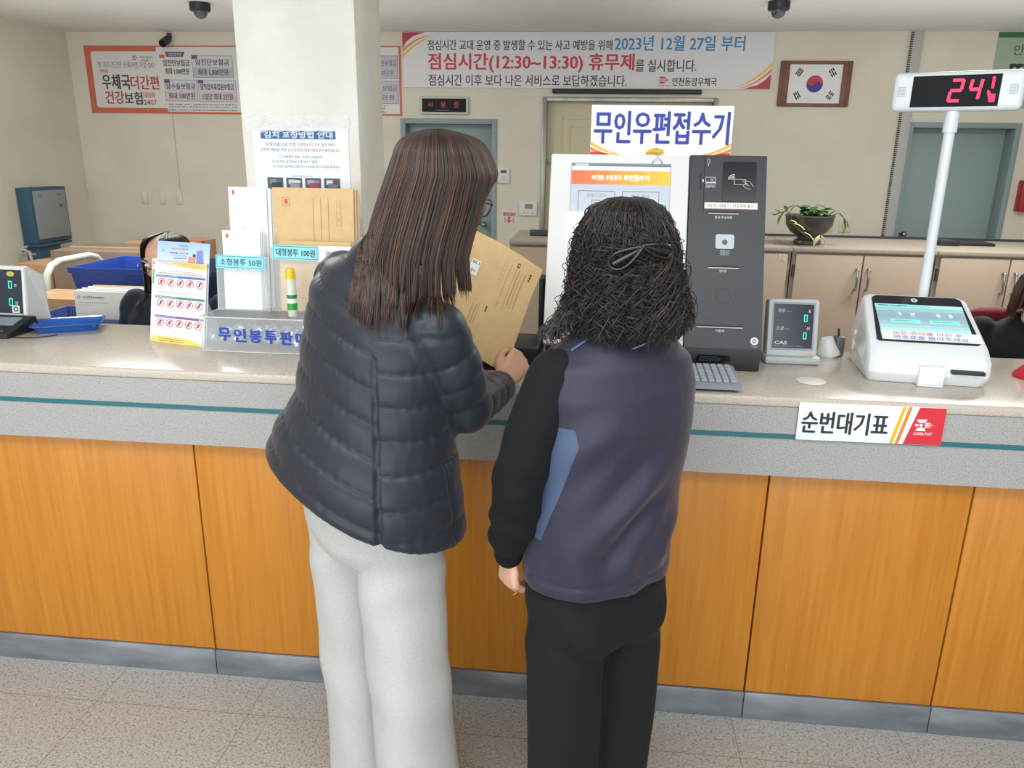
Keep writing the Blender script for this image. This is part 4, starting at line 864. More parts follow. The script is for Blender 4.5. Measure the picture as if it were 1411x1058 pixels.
# plant bowl
po = thing('plant_bowl', 'dark ceramic bowl planter with leafy green stems on the cabinet', 'plant', T(1.30, 2.96, 1.10))
POT = noisy('#37332f', '#4a4642', 9, .35)
MB().lathe([(.075, 0), (.082, .012), (.078, .026), (.058, .036), (.062, .05), (.105, .075), (.133, .115), (.14, .165), (.146, .172), (.14, .176), (.133, .168), (.12, .15)], POT, 36).build('bowl', po, 35)
tag(MB().lathe([(.128, .150), (.1, .158), (.05, .162), (.01, .162)], noisy('#3a2d22', '#4b3b2c', 60, .9), 24).build('soil', po, 60))
def leaf(mb, base, tip, wd, mat, n=Vector((0, 0, 1))):
    b, t = Vector(base), Vector(tip); d = t - b; L = d.length; s_ = d.cross(n).normalized(); up = s_.cross(d).normalized(); vs = []; 
    for u, w_ in ((0, .05), (.2, .7), (.45, 1), (.7, .8), (.9, .35), (1, .02)):
        c = b + d * u + up * (L * .12 * math.sin(PI * u)); vs += [c - s_ * wd * w_ - up * wd * .15, c, c + s_ * wd * w_ - up * wd * .15]
    fs = []
    for i in range(5): fs += [(i * 3, i * 3 + 1, i * 3 + 4, i * 3 + 3), (i * 3 + 1, i * 3 + 2, i * 3 + 5, i * 3 + 4)]
    mb.add(vs, fs, mat); mb.add([Vector(v) - up * .0012 for v in vs], [f[::-1] for f in fs], mat)
G1 = noisy('#2f5a26', '#3f7030', 30, .4); G2 = noisy('#5f7f3a', '#7c9448', 30, .45); CRM = M('#e0d4a4', .5)
def stem(pts, leaves, mat):
    m = MB(); m.tube(pts, .0035, M('#5a6f3a', .6), 8)
    for b, t, w_ in leaves: leaf(m, b, t, w_, mat)
    m.build('stem', po, 60)
random.seed(11)
for i in range(9):
    a = random.uniform(0, 2 * PI); r = random.uniform(.02, .07); b = Vector((r * math.cos(a), r * math.sin(a), .16)); tip = Vector((random.uniform(-.1, .1), random.uniform(-.1, .08), random.uniform(.19, .235))); lv = []
    for j in range(5):
        u = .35 + .16 * j; q = b.lerp(tip, min(u, 1)); an = random.uniform(0, 2 * PI); lv.append((q, q + Vector((math.cos(an) * .055, math.sin(an) * .05, random.uniform(-.02, .025))), .022))
    stem([b, b.lerp(tip, .5) + Vector((0, 0, .012)), tip], lv, G1)
stem([(-.1, -.03, .16), (-.15, -.05, .2), (-.19, -.06, .19), (-.225, -.06, .175)], [((-.15, -.05, .2), (-.17, -.06, .235), .02), ((-.19, -.06, .19), (-.225, -.07, .21), .012), ((-.17, -.055, .195), (-.2, -.06, .12), .018), ((-.225, -.06, .175), (-.245, -.06, .19), .012), ((-.13, -.04, .19), (-.11, -.05, .23), .014)], G2)
stem([(.09, -.03, .16), (.15, -.05, .195), (.18, -.055, .17), (.195, -.06, .13)], [((.15, -.05, .195), (.2, -.06, .19), .014), ((.18, -.055, .17), (.215, -.06, .11), .018), ((.185, -.055, .15), (.19, -.06, .075), .02), ((.1, -.03, .18), (.14, -.06, .21), .016)], G2)
stem([(-.12, -.06, .17), (-.135, -.095, .14), (-.09, -.125, .1), (-.04, -.135, .06), (.03, -.135, .035)], [((-.13, -.09, .15), (-.1, -.115, .135), .014), ((-.12, -.105, .135), (-.055, -.132, .1), .02), ((-.055, -.135, .085), (-.0, -.15, .04), .018), ((.03, -.14, .07), (.0, -.15, .01), .022), ((.04, -.14, .07), (.075, -.145, .01), .018)], CRM)

# left corner: steel cabinet on a stand, boxes, trolley with crates, letter tray
CARD = noisy('#a5815f', '#ae8a66', 12, .75); CARD2 = noisy('#b08a64', '#b8926c', 12, .75); CARD3 = noisy('#7c6a59', '#867463', 12, .75)
o = thing('steel_cabinet', 'blue framed grey steel cabinet on a blue stand in the left corner', 'cabinet', T(-4.67, 4.17, 0)); BL2 = M('#35566c', .45)
MB().box(-.12, 0, 0, .455, .815, 1.275, BL2, .004).build('case', o, 30)
m = MB(); m.box(0, .008, .03, .435, .85, 1.25, M('#8d9294', .45), .003)
for y in (.09, .33):
    for z in (1.2, 1.213): m.box(.008, .0095, y, y + .05, z, z + .005, M('#5f6467', .5))
m.build('door', o, 30); m = MB(); m.box(.008, .014, .34, .37, 1.1, 1.13, M('#6a6f72', .4, .5), .002); m.build('latch', o, 30)
MB().box(-.12, -.01, .02, .30, 0, .812, M('#2f4f66', .5), .004).build('stand', o, 30)
MB().box(-.13, .02, .0, .42, .79, .812, M('#3a5a62', .5), .003).build('shelf', o, 30)
tag(MB().tube([(-4.72, 4.1, .80), (-4.70, 4.02, .79), (-4.62, 4.0, .77), (-4.60, 4.02, .4), (-4.60, 4.02, .013)], .012, M('#b9b6a8', .6), 8).tube([(-4.74, 4.08, .77), (-4.66, 3.98, .76), (-4.58, 4.02, .75)], .009, M('#8f8f8a', .6), 8).build('cable_bundle'), 'bundle of pale cables beside the stand of the steel cabinet', 'cables')
def carton(label, X, wd, dp, h, mat, tape=None, prnt=False):
    o = thing('cardboard_box', label, 'box', X, group='cardboard boxes in the left corner'); m = MB(); m.box(0, wd, 0, dp, 0, h, mat, .004); m.build('carton', o, 30)
    m = MB(); m.box(wd * .0 - .001, wd + .001, dp / 2 - .025, dp / 2 + .025, h - .05, h + .0012, M(tape or '#c2a06e', .3)); m.build('packing_tape', o)
    if prnt:
        m = MB(); X2 = frame((wd * .2, -.0008, h * .25), (1, 0, 0), (0, 0, 1)); q_ = Print(m, X2, wd * .6, .1, 100, 60); q_.scribble(0, 90, 4, 14, '#6f5038', 1); q_.ring(18, 42, 14, 6, '#6f5038', 1); m.build('printed_text', o)
    return o
carton('tall greyish cardboard box behind the white trolley handle', T(-3.53, 2.78, 0) @ RZ(.04), .62, .45, .955, CARD3)
carton('cardboard box with a red tape strip on the wall side', T(-3.36, 3.32, 0), .5, .4, .955, CARD2, '#b03a30')
carton('narrow upright cardboard box left of the white trolley handle', T(-3.86, 2.86, 0) @ RZ(-.05), .27, .4, .85, CARD)
carton('low open cardboard box with printing in front of the trolley handle', T(-2.92, 1.675, 0), .30, .28, .86, CARD2, None, True)
tr = thing('platform_trolley', 'platform trolley with a curved white tube handle beside the blue crate', 'trolley', T(-3.03, 2.1, 0)); TW = M('#d6d5cc', .35)
MB().box(0, 1.05, -.14, .46, .60, .64, M('#5b5f63', .5), .006).build('platform', tr, 30)
for x in (.06, .94):
    for y in (-.1, .42): MB().tube([(x, y, 0.02), (x, y, .6)], .02, M('#8a8d90', .4, .6), 12).build('leg', tr, 40)
MB().tube([(.03, -.10, .58), (.03, -.10, .84), (.03, -.085, .92), (.03, -.04, .965), (.03, .03, .985), (.03, .30, .985), (.03, .37, .965), (.03, .415, .92), (.03, .43, .84), (.03, .43, .58)], .02, TW, 14).build('handle', tr, 60)
def crate(label, X, mat, wd=.42, dp=.5, h=.33, mat2=None):
    o = thing('plastic_crate', label, 'crate', X, group='crates on the trolley'); m = MB()
    def R(f, z): return [(wd / 2 + (x - wd / 2) * f, dp / 2 + (y - dp / 2) * f, z) for x, y in ((0, 0), (wd, 0), (wd, dp), (0, dp))]
    m.loft([R(.80, 0), R(.985, h - .03), R(1.03, h - .03), R(1.03, h), R(.985, h), R(.93, h - .03), R(.78, .012)], mat); ob = m.build('crate_body', o, 30)
    return o
crate('bright blue plastic crate on the trolley behind the letters', T(-2.85, 2.0, .642), M('#24469a', .4))
crate('dark navy plastic crate beside the bright blue one', T(-2.395, 2.02, .642), M('#22334e', .45))
dk = thing('side_desk', 'grey staff desk behind the counter carrying the letter tray', 'desk', T(-2.75, .62, 0))
MB().box(0, .65, 0, 1.035, .715, .74, M('#a8a498', .5), .003).build('desktop', dk, 30); MB().box(.02, .05, .02, 1.01, 0, .715, M('#98948a', .5)).build('leg', dk); MB().box(.61, .64, .02, 1.01, 0, .715, M('#98948a', .5)).build('leg', dk)
o = thing('letter_tray', 'grey letter tray with a blue lining holding white envelopes', 'tray', T(-2.64, 1.35, .742)); m = MB(); a_, b__ = .56, .3
def R2(i, z): return [(i, i, z), (a_ - i, i, z), (a_ - i, b__ - i, z), (i, b__ - i, z)]
m.loft([R2(.01, 0), R2(0, .078), R2(.012, .08), R2(.014, .07), R2(.02, .01)], M('#8d9694', .5)); m.build('tray_body', o, 30)
m = MB(); m.loft([R2(.021, .0105), R2(.015, .092), R2(.009, .094), R2(.006, .081), R2(.013, .081), R2(.016, .07)], M('#4a5fa0', .45), cap=False); m.build('tray_lining', o, 30)
m = MB(); Print(m, frame((.25, .0005, .03), (1, 0, 0), (0, -.12, 1)), .1, .02, 100, 20).scribble(0, 100, 2, 14, '#3f4446', 1); m.build('tray_print', o)
for i in range(9):
    m = MB(); X = T(-2.42 + .002 * (i % 3), 1.40 + i * .02, .757) @ RX(-.05); m.box(0, .30, 0, .012, 0, .20 + .004 * (i % 2), M('#e3e4e4', .6) if i < 7 else BROWN, .002, X, 1)
    if i == 0:
        p = Print(m, X @ T(0, -.0004, 0) @ RX(PI / 2), .30, .2, 300, 200); p.ring(24, 30, 8, 4, '#a89a6a', 1); p.text('청인세무회계', 44, 22, 100, 38, '#55585c', 1); p.scribble(104, 150, 24, 11, '#8a8d90', 1); p.scribble(20, 170, 52, 5, '#9a9da0', 1); p.scribble(20, 90, 64, 5, '#b0b2b4', 1)
    labs = ['white window letter with a printed sender, front of the tray', 'white letter second in the tray', 'white letter third in the tray', 'white letter fourth in the tray', 'white letter fifth in the tray', 'white letter sixth in the tray', 'white letter last before the brown ones', 'brown letter behind the white letters in the tray', 'brown letter at the very back of the tray']
    tag(m.build('letter', smooth=30), labs[i], 'letter', 'letters in the grey tray')

# ------------------------------------------------------------------ people
from mathutils.bvhtree import BVHTree
def V3(*a): return Vector(a)
def limb(mb, pts, rad, mat='#808080', n=14, flat=1.0, X=None):
    P = [Vector(p) for p in pts]; mb.tube(P, list(rad), mat, n, X, flat=flat)
    for p, r in zip(P, rad): mb.sphere(p, r if flat == 1 else (r, r, r * flat), mat, n, X)
def ring(C, u, v, a, b, n=28, ex=2.3, tilt=0):
    out = []
    for k in range(n):
        w = 2 * PI * k / n; c, s = math.cos(w), math.sin(w)
        x = math.copysign(abs(c) ** (2 / ex), c) * a; y = math.copysign(abs(s) ** (2 / ex), s) * b
        out.append(Vector(C) + u * x + v * y + Vector((0, 0, tilt * x)))
    return out
def remesh(mb, voxel, smooth=3, lam=.5):
    o = mb.build('tmp'); md = o.modifiers.new('r', 'REMESH'); md.mode = 'VOXEL'; md.voxel_size = voxel; md.adaptivity = 0
    dg = bpy.context.evaluated_depsgraph_get(); me = bpy.data.meshes.new_from_object(o.evaluated_get(dg))
    nv = len(me.vertices); v = np.empty(nv * 3); me.vertices.foreach_get('co', v); v = v.reshape(-1, 3)
    ed = np.empty(len(me.edges) * 2, int); me.edges.foreach_get('vertices', ed); ed = ed.reshape(-1, 2)
    f = [tuple(p.vertices) for p in me.polygons]
    bpy.data.objects.remove(o); bpy.data.meshes.remove(me)
    return lap(v, ed, smooth, lam), f, ed
def lap(v, ed, it, lam=.5):
    deg = np.zeros(len(v)); np.add.at(deg, ed[:, 0], 1); np.add.at(deg, ed[:, 1], 1); deg[deg == 0] = 1
    for _ in range(it):
        s = np.zeros_like(v); np.add.at(s, ed[:, 0], v[ed[:, 1]]); np.add.at(s, ed[:, 1], v[ed[:, 0]])
        v = v + lam * (s / deg[:, None] - v)
    return v
def normals(v, f):
    me = bpy.data.meshes.new('n'); me.from_pydata(v.tolist(), [], f); me.update()
    n = np.empty(len(v) * 3); me.vertices.foreach_get('normal', n); bpy.data.meshes.remove(me); return n.reshape(-1, 3)
def skin(name, v, f, mats, parent, idx=None, Xinv=None):
    me = bpy.data.meshes.new(name); me.from_pydata(v.tolist(), [], f)
    for m in mats: me.materials.append(m)
    if idx is not None: me.polygons.foreach_set('material_index', idx)
    me.polygons.foreach_set('use_smooth', [True] * len(me.polygons)); me.update()
    o = bpy.data.objects.new(name, me); COL.objects.link(o)
    if parent: o.parent = parent; o.matrix_parent_inverse = parent.matrix_world.inverted()
    return o
def under(o, parent): o.parent = parent; o.matrix_parent_inverse = parent.matrix_world.inverted(); return o
SKIN = noisy('#d9a88c', '#dfb198', 60, .5, spec=.35)
def head(mb, X):
    g = '#808080'
    mb.sphere((0, -.014, .032), (.073, .092, .076), g, 24, X); mb.sphere((0, .028, -.03), (.057, .060, .078), g, 20, X)
    mb.sphere((0, .050, -.088), (.030, .030, .024), g, 14, X)
    for s in (-1, 1):
        mb.sphere((s * .036, .056, -.022), (.024, .024, .026), g, 12, X); mb.sphere((s * .074, -.008, -.006), (.009, .017, .029), g, 12, X)
        mb.sphere((s * .034, .072, .036), (.026, .014, .008), g, 12, X)
        mb.sphere((s * .011, .096, -.027), (.008, .009, .008), g, 10, X); mb.sphere((s * .045, .035, -.06), (.02, .03, .03), g, 12, X)
    mb.tube([(0, .083, .03), (0, .094, .006), (0, .106, -.02), (0, .101, -.03)], [.007, .008, .0105, .008], g, 10, X)
    mb.sphere((0, .087, -.0545), (.023, .009, .0055), g, 12, X); mb.sphere((0, .085, -.0635), (.019, .009, .0065), g, 12, X)
def eyes(parent, X):
    for s in (-1, 1):
        m = MB(); m.sphere((s * .032, .0755, .0155), .0125, M('#e6e2dd', .25), 16, X); m.sphere((s * .0318, .0825, .0155), .0062, M('#2a1a12', .15), 12, X)
        under(m.build('eye', None, 60), parent)
        m = MB(); m.tube([X @ Vector((s * .014, .0895, .043)), X @ Vector((s * .032, .0885, .049)), X @ Vector((s * .052, .074, .045))], [.002, .003, .0015], M('#2e211b', .7), 8); under(m.build('eyebrow', None, 60), parent)
    m = MB(); m.sphere((0, .0905, -.0545), (.0215, .007, .0045), M('#b0605a', .4), 14, X); m.sphere((0, .0885, -.0635), (.0175, .007, .0055), M('#b0605a', .4), 14, X); under(m.build('lips', None, 60), parent)
def hand(mb, X, side, curl=(35, 40, 25), spread=1.0, thumb=0, curls=None):
    """wrist at the origin, fingers along +y, back of the hand +z; side=+1 left hand (thumb +x), -1 right"""
    g = '#808080'; xs = [.027, .009, -.009, -.025]; ln = [(.040, .025, .020), (.044, .028, .021), (.040, .026, .021), (.031, .020, .018)]
    ky = [.082, .086, .082, .074]
    mb.sphere((0, .045, 0), (.034, .046, .0125), g, 16, X); limb(mb, [(0, -.035, 0), (0, .01, 0)], [.024, .022], g, 14, .72, X)
    for i in range(4):
        x = xs[i] * side; limb(mb, [(x * .55, .012, 0), (x, ky[i], .001)], [.0115, .0105], g, 10, 1, X)
        c = curls[i] if curls else curl; a = 0; p = Vector((x, ky[i], .001)); pts = [p]; sd = x * .9 * spread
        for j in range(3):
            a += math.radians(c[j]) ; d = Vector((sd * (1 if j == 0 else .2), math.cos(a), -math.sin(a))).normalized(); p = p + d * ln[i][j]; pts.append(p)
        limb(mb, pts, [.0098, .0088, .0078, .0068] if i < 3 else [.0086, .0077, .0068, .006], g, 10, 1, X)
    t = thumb
    limb(mb, [(.016 * side, .016, -.004), (.036 * side, .042, -.014), ((.046 - .012 * t) * side, .068, -.02 - .012 * t), ((.048 - .022 * t) * side, .09, -.026 - .02 * t)], [.0135, .0118, .0098, .0078], g, 10, 1, X)
def basis(o, x, y, z):
    m = Matrix.Identity(4)
    for i in range(3): m[i][0], m[i][1], m[i][2], m[i][3] = x[i], y[i], z[i], o[i]
    return m
def hand_frame(o, y, z):
    y = Vector(y).normalized(); z = Vector(z); x = y.cross(z).normalized(); z = x.cross(y); return basis(o, x, y, z)
def head_frame(o, yaw, pitch, roll=0):
    """yaw clockwise from +Y, pitch down"""
    return T(*o) @ RZ(-yaw) @ RX(-pitch) @ RY(roll)
def hairmat(name, base, tip, root, var=.25, rough=.35):
    m = bpy.data.materials.new(name); m.use_nodes = True; N, L, b = nodes(m)
    h = N.new('ShaderNodeHairInfo'); r = N.new('ShaderNodeValToRGB'); r.color_ramp.elements[0].color = lin(base); r.color_ramp.elements[1].color = lin(tip)
    e = r.color_ramp.elements.new(.72); e.color = lin(base)
    L.new(h.outputs['Random'], r.inputs[0])
    r2 = N.new('ShaderNodeValToRGB'); r2.color_ramp.elements[0].color = (1, 1, 1, 1); r2.color_ramp.elements[1].color = (0, 0, 0, 1); r2.color_ramp.elements[0].position = .02; r2.color_ramp.elements[1].position = .14
    L.new(h.outputs['Intercept'], r2.inputs[0])
    mx = N.new('ShaderNodeMixRGB'); mx.inputs[2].default_value = lin(root); L.new(r2.outputs[0], mx.inputs[0]); L.new(r.outputs[0], mx.inputs[1])
    L.new(mx.outputs[0], b.inputs['Base Color']); b.inputs['Roughness'].default_value = rough; b.inputs['Specular IOR Level'].default_value = .5
    b.inputs['Anisotropic'].default_value = .4
    return m
def strands(name, curves, rad, mat, parent):
    """curves: list of (n,3) arrays, all of one length"""
    A = np.array(curves, dtype=np.float32); k, n, _ = A.shape
    hc = bpy.data.hair_curves.new(name); hc.add_curves([n] * k)
    hc.points.foreach_set('position', A.reshape(-1)); 
    at = hc.attributes.get('radius') or hc.attributes.new('radius', 'FLOAT', 'POINT')
    rr = np.tile(np.concatenate([np.full(n - 3, 1.0), [.8, .5, .15]]) * rad, k).astype(np.float32); at.data.foreach_set('value', rr)
    hc.materials.append(mat); o = bpy.data.objects.new(name, hc); COL.objects.link(o)
    return under(o, parent)
def ray_bvh(v, f): return BVHTree.FromPolygons([tuple(p) for p in v], f)
def push_out(pts, bvh, off):
    for i in range(len(pts)):
        co, no, ix, d = bvh.find_nearest(Vector(pts[i]))
        if co is None: continue
        s = (Vector(pts[i]) - co).dot(no)
        if s < off and d < .12: q = co + no * off; pts[i] = (q.x, q.y, q.z)
    return pts
class HairForm:
    """centre line and radii of a head of hair by height; azimuth 0 is the back of the head"""
    def __init__(s, rows, yaw, front=1.0): s.front = front; s.r = sorted(rows); s.fw = Vector((math.sin(yaw), math.cos(yaw), 0)); s.rt = Vector((math.cos(yaw), -math.sin(yaw), 0))
    def at(s, z, al, k=1.0):
        zs = [r[0] for r in s.r]; g = lambda i: float(np.interp(z, zs, [r[i] for r in s.r]))
        c = Vector((g(1), g(2), z)); a, b = g(3) * k, g(4) * k * (1 + (s.front - 1) * max(0, -math.cos(al)))
        return c - s.fw * (b * math.cos(al)) + s.rt * (a * math.sin(al))
def hair_shell(name, form, ztop, zb, open_a, mat, parent, k=.95, na=40, nz=22, wob=0.0, thick=.012):
    vs = []; fs = []
    for j in range(nz + 1):
        u = j / nz
        for i in range(na + 1):
            al = -open_a + 2 * open_a * i / na; z = ztop - (ztop - zb(al)) * (u ** 1.15)
            p = form.at(z, al, k); 
            if wob: p += Vector((random.uniform(-wob, wob), random.uniform(-wob, wob), random.uniform(-wob, wob)))
            vs.append(tuple(p))
    for j in range(nz):
        for i in range(na): fs.append((j * (na + 1) + i, (j + 1) * (na + 1) + i, (j + 1) * (na + 1) + i + 1, j * (na + 1) + i + 1))
    me = bpy.data.meshes.new(name); me.from_pydata(vs, [], fs); me.materials.append(mat); me.polygons.foreach_set('use_smooth', [True] * len(fs)); me.update()
    o = bpy.data.objects.new(name, me); COL.objects.link(o); sm = o.modifiers.new('t', 'SOLIDIFY'); sm.thickness = thick; sm.offset = -1
    return under(o, parent)
def fabric(hexc, rough=.6, bump=.25, scale=40, sheen=.3, hex2=None, fine=0):
    m = noisy(hexc, hex2 or hexc, scale, rough, bump=bump, detail=4, spec=.35)
    m.node_tree.nodes['Principled BSDF'].inputs['Sheen Weight'].default_value = sheen * .4
    return m
def shoe(parent, toe, heel, mat, w=.038):
    t, h = Vector(toe), Vector(heel); d = (t - h).normalized(); s = Vector((d.y, -d.x, 0)); L = (t - h).length; rows = []
    for u, ww, hh in ((0, .55, .05), (.06, .8, .065), (.25, .85, .07), (.5, .9, .058), (.75, 1.05, .04), (.92, .85, .03), (1, .45, .018)):
        c = h + d * L * u; rows.append([c + s * (w * ww * math.cos(a)) + Vector((0, 0, max(0, .5 * hh + .5 * hh * math.sin(a)))) for a in np.linspace(0, 2 * PI, 17)[:-1]])
    m = MB(); m.loft(rows, mat); return under(m.build('shoe', None, 60), parent)

# ---- woman in the quilted jacket
def woman_jacket():
    random.seed(5); np.random.seed(5)
    root = thing('person', 'woman with long straight brown hair, dark quilted jacket and white trousers', 'person', T(-.45, -.43, 0))
    th = math.radians(35); r = V3(math.cos(th), -math.sin(th), 0); f = V3(math.sin(th), math.cos(th), 0); up = V3(0, 0, 1)
    HX = head_frame((-.322, -.325, 1.522), math.radians(44), math.radians(22), math.radians(4))
    sR, eR, wR = V3(-.306, -.478, 1.258), V3(-.252, -.415, 1.085), V3(-.206, -.205, 1.068)
    sL, eL, wL = V3(-.535, -.325, 1.330), V3(-.575, -.16, 1.125), V3(-.44, -.02, 1.165)
    b = MB(); g = '#808080'
    limb(b, [(-.45, -.44, .92), (-.445, -.43, 1.1), (-.435, -.405, 1.26), (-.42, -.39, 1.36)], [.10, .09, .10, .06], g)
    limb(b, [(-.42, -.39, 1.38), (-.375, -.36, 1.44), HX @ V3(0, -.02, -.05)], [.055, .047, .05], g); head(b, HX)
    for s_, e_, w_ in ((sR, eR, wR), (sL, eL, wL)): limb(b, [s_, e_, w_], [.045, .036, .024], g)
    yR = (V3(.45, .62, .55)); HR = hand_frame(wR + V3(.006, .012, .006), yR, V3(.5, -.70, .42)); hand(b, HR, -1, (62, 75, 45), .5, .5)
    HL = hand_frame(wL, V3(.8, .45, .42), V3(-.45, .2, .6)); hand(b, HL, 1, (35, 45, 30), .5, .6)
    hipL, hipR = V3(-.525, -.385, .86), V3(-.395, -.475, .86)
    ankL, ankR = V3(-.512, -.35, .07), V3(-.358, -.472, .07)
    for h_, a_ in ((hipL, ankL), (hipR, ankR)): limb(b, [h_, (h_ + a_) / 2 + f * .01, a_], [.085, .055, .035], g)
    v, fc, ed = remesh(b, .0042, 4); body = skin('body', v, fc, [SKIN], root)
    eyes(root, HX)
    # jacket
    j = MB(); rings = []
    for z, cx, cy, a, bb, t in ((.890, -.472, -.437, .234, .176, -.29), (.900, -.471, -.437, .236, .178, -.29), (.965, -.461, -.44, .220, .165, -.27), (1.06, -.447, -.43, .186, .142, -.22), (1.2, -.440, -.41, .176, .130, -.2), (1.29, -.436, -.40, .164, .114, -.27),
                               (1.342, -.432, -.398, .130, .086, -.27), (1.385, -.425, -.39, .080, .068, -.16), (1.43, -.405, -.378, .062, .062, -.05)):
        rings.append([p - V3(0, 0, (.22 if z < 1.0 else .1) * (p - V3(cx, cy, z)).dot(f)) for p in ring((cx, cy, z), r, f, a, bb, 32, 2.3, t)])
    j.loft(rings, g)
    limb(j, [sR, sR.lerp(eR, .5) + V3(.008, -.01, 0), eR, eR.lerp(wR, .55), wR + V3(0, -.005, 0)], [.068, .063, .056, .047, .038], g)
    limb(j, [sL, sL.lerp(eL, .5) + V3(-.02, -.0, 0), eL, eL.lerp(wL, .55), wL], [.066, .062, .055, .047, .038], g)
    v, fc, ed = remesh(j, .0052, 5)
    n = normals(v, fc)
    def seg_t(p, a, b_):
        d = np.array(b_ - a); L2 = d @ d; w = p - np.array(a); t = np.clip((w @ d) / L2, 0, 1); return t, np.linalg.norm(w - t[:, None] * d, axis=1)
    C0 = np.array((-.445, -.42, 0)); rr, ff = np.array(r), np.array(f)
    dr = (v - C0) @ rr; df = (v - C0) @ ff; az = np.arctan2(dr, -df)          # 0 at the middle of the back, + towards her right
    sm = math.radians(50)
    q = np.where(az > sm, v[:, 2] + .10 * dr + .045, v[:, 2] + .34 * dr + .12 * df)
    arm = np.zeros(len(v), bool); qa = np.zeros(len(v))
    for s_, e_, w_ in ((sR, eR, wR), (sL, eL, wL)):
        t1, d1 = seg_t(v, s_, e_); t2, d2 = seg_t(v, e_, w_); L1, L2 = (e_ - s_).length, (w_ - e_).length
        use2 = d2 < d1; along = np.where(use2, L1 + t2 * L2, t1 * L1); dd = np.minimum(d1, d2)
        lat = np.abs((v - np.array(s_)) @ rr); m_ = (dd < .074) & ((np.abs(dr) > .150) | (along > .12)); m_ &= ~((along < .06) & (np.abs(dr) < .155))
        # keep the trunk out of it: below the armpit only what lies outside the trunk ellipse
        el = (dr / .182) ** 2 + (df / .136) ** 2; m_ &= (el > .98) | (v[:, 2] > 1.30)
        qa = np.where(m_, along, qa); arm |= m_
    am = lap(arm.astype(float)[:, None].repeat(3, 1), ed, 8)[:, 0]; arm = am > .5; qa = np.where(qa == 0, q, qa)
    pz = np.where(arm, .058, .063); t = (np.where(arm, qa + .01, q + .012) / pz) % 1.0
    h = np.abs(np.sin(PI * t)) ** .34
    puck = .0012 * np.sin(az * 46 + v[:, 2] * 30) * (1 - h)
    disp = .0078 * (h - .65) + puck
    seam = np.exp(-((az - math.radians(50)) * .16 / .004) ** 2) * (~arm) * (v[:, 2] < 1.22); disp -= .009 * seam
    seam2 = np.exp(-((az - math.radians(95)) * .16 / .004) ** 2) * (~arm) * (v[:, 2] < 1.0) * (v[:, 2] > .83); disp -= .007 * seam2
    # arm hole seam: where the two regions meet
    wb = np.clip(np.abs(am - .5) * 2.3, 0, 1); wb = lap(wb[:, None].repeat(3, 1), ed, 2)[:, 0]; disp = disp * wb - .0035 * (1 - wb)
    v = v + n * disp[:, None]; v = lap(v, ed, 1, .25)
    JK = fabric('#21262f', .42, .25, 26, .2, '#1f242c'); jk = skin('jacket', v, fc, [JK], root); jb = ray_bvh(v, fc)
    # cuffs
    m = MB(); m.tube([wR + (eR - wR).normalized() * .02, wR + (wR - eR).normalized() * .006], [.0405, .0385], JK, 20); under(m.build('cuff', None, 60), root)
    # trousers
    tz = MB(); rings = []
    for z, a, bb in ((1.0, .14, .10), (.92, .162, .120), (.86, .170, .130), (.80, .168, .128), (.76, .15, .11)): rings.append(ring((-.458, -.432, z), r, f, a, bb, 28, 2.3, -.12))
    tz.loft(rings, g)
    for top, kn, bo in ((V3(-.528, -.385, .86), V3(-.528, -.370, .47), V3(-.512, -.345, .025)), (V3(-.392, -.478, .86), V3(-.378, -.482, .47), V3(-.358, -.470, .025))):
        rg = []
        for z, k_ in ((.88, 1.0), (.7, 1.02), (.5, .96), (.3, .98), (.1, 1.06), (.025, 1.08)):
            u = (z - .025) / .835; c = (bo.lerp(kn, min(1, u / .53)) if u < .53 else kn.lerp(top, (u - .53) / .47)); rg.append(ring((c.x, c.y, z), r, f, .087 * k_, .098 * k_, 26, 2.2))
        tz.loft(rg, g)
    v, fc, ed = remesh(tz, .0065, 6); n = normals(v, fc)
    dr = (v - C0) @ rr; df = (v - C0) @ ff
    disp = .004 * np.sin(dr * 38 + v[:, 2] * 7 + np.sin(v[:, 2] * 9) * 1.5) * np.clip((1.0 - v[:, 2]) * 1.5, 0, 1) + .003 * np.sin(v[:, 2] * 26 + dr * 20) * np.exp(-((v[:, 2] - .42) / .12) ** 2) + .004 * np.sin(v[:, 2] * 34 - dr * 30) * np.exp(-((v[:, 2] - .74) / .08) ** 2)
    v = v + n * disp[:, None]; TR = fabric('#bcbcb9', .75, .1, 220, .1, '#b4b4b1'); skin('trousers', v, fc, [TR], root)
    BRS = M('#7a5a48', .5); shoe(root, ankR + f * .21 + V3(0, 0, -.07), ankR - f * .05 + V3(0, 0, -.07), BRS); shoe(root, ankL + f * .20 + V3(0, 0, -.07), ankL - f * .05 + V3(0, 0, -.07), BRS)
    # hair
    rows = [(1.648, -.323, -.345, .012, .012), (1.641, -.320, -.345, .048, .052), (1.620, -.317, -.345, .078, .084), (1.56, -.315, -.342, .100, .110), (1.49, -.332, -.352, .106, .118), (1.41, -.354, -.380, .110, .114), (1.348, -.360, -.40, .118, .105), (1.285, -.367, -.425, .132, .098), (1.22, -.37, -.435, .138, .096)]
    F = HairForm(rows, math.radians(42), 1.22); HB = noisy('#2a1c18', '#38251f', 60, .5, (6, 6, .6))
    hair_shell('hair', F, 1.645, lambda al: 1.395 if abs(al) < 1.9 else 1.46, math.radians(128), HB, root, .93)
    HM = hairmat('hair_brown', '#2b1d19', '#603f31', '#1f1a1a', rough=.36)
    guides = [random.uniform(-2.25, 2.25) for _ in range(150)]; gl = {g_: random.gauss(0, 1) for g_ in guides}; garr = np.array(guides)
    cur = []; NP = 18
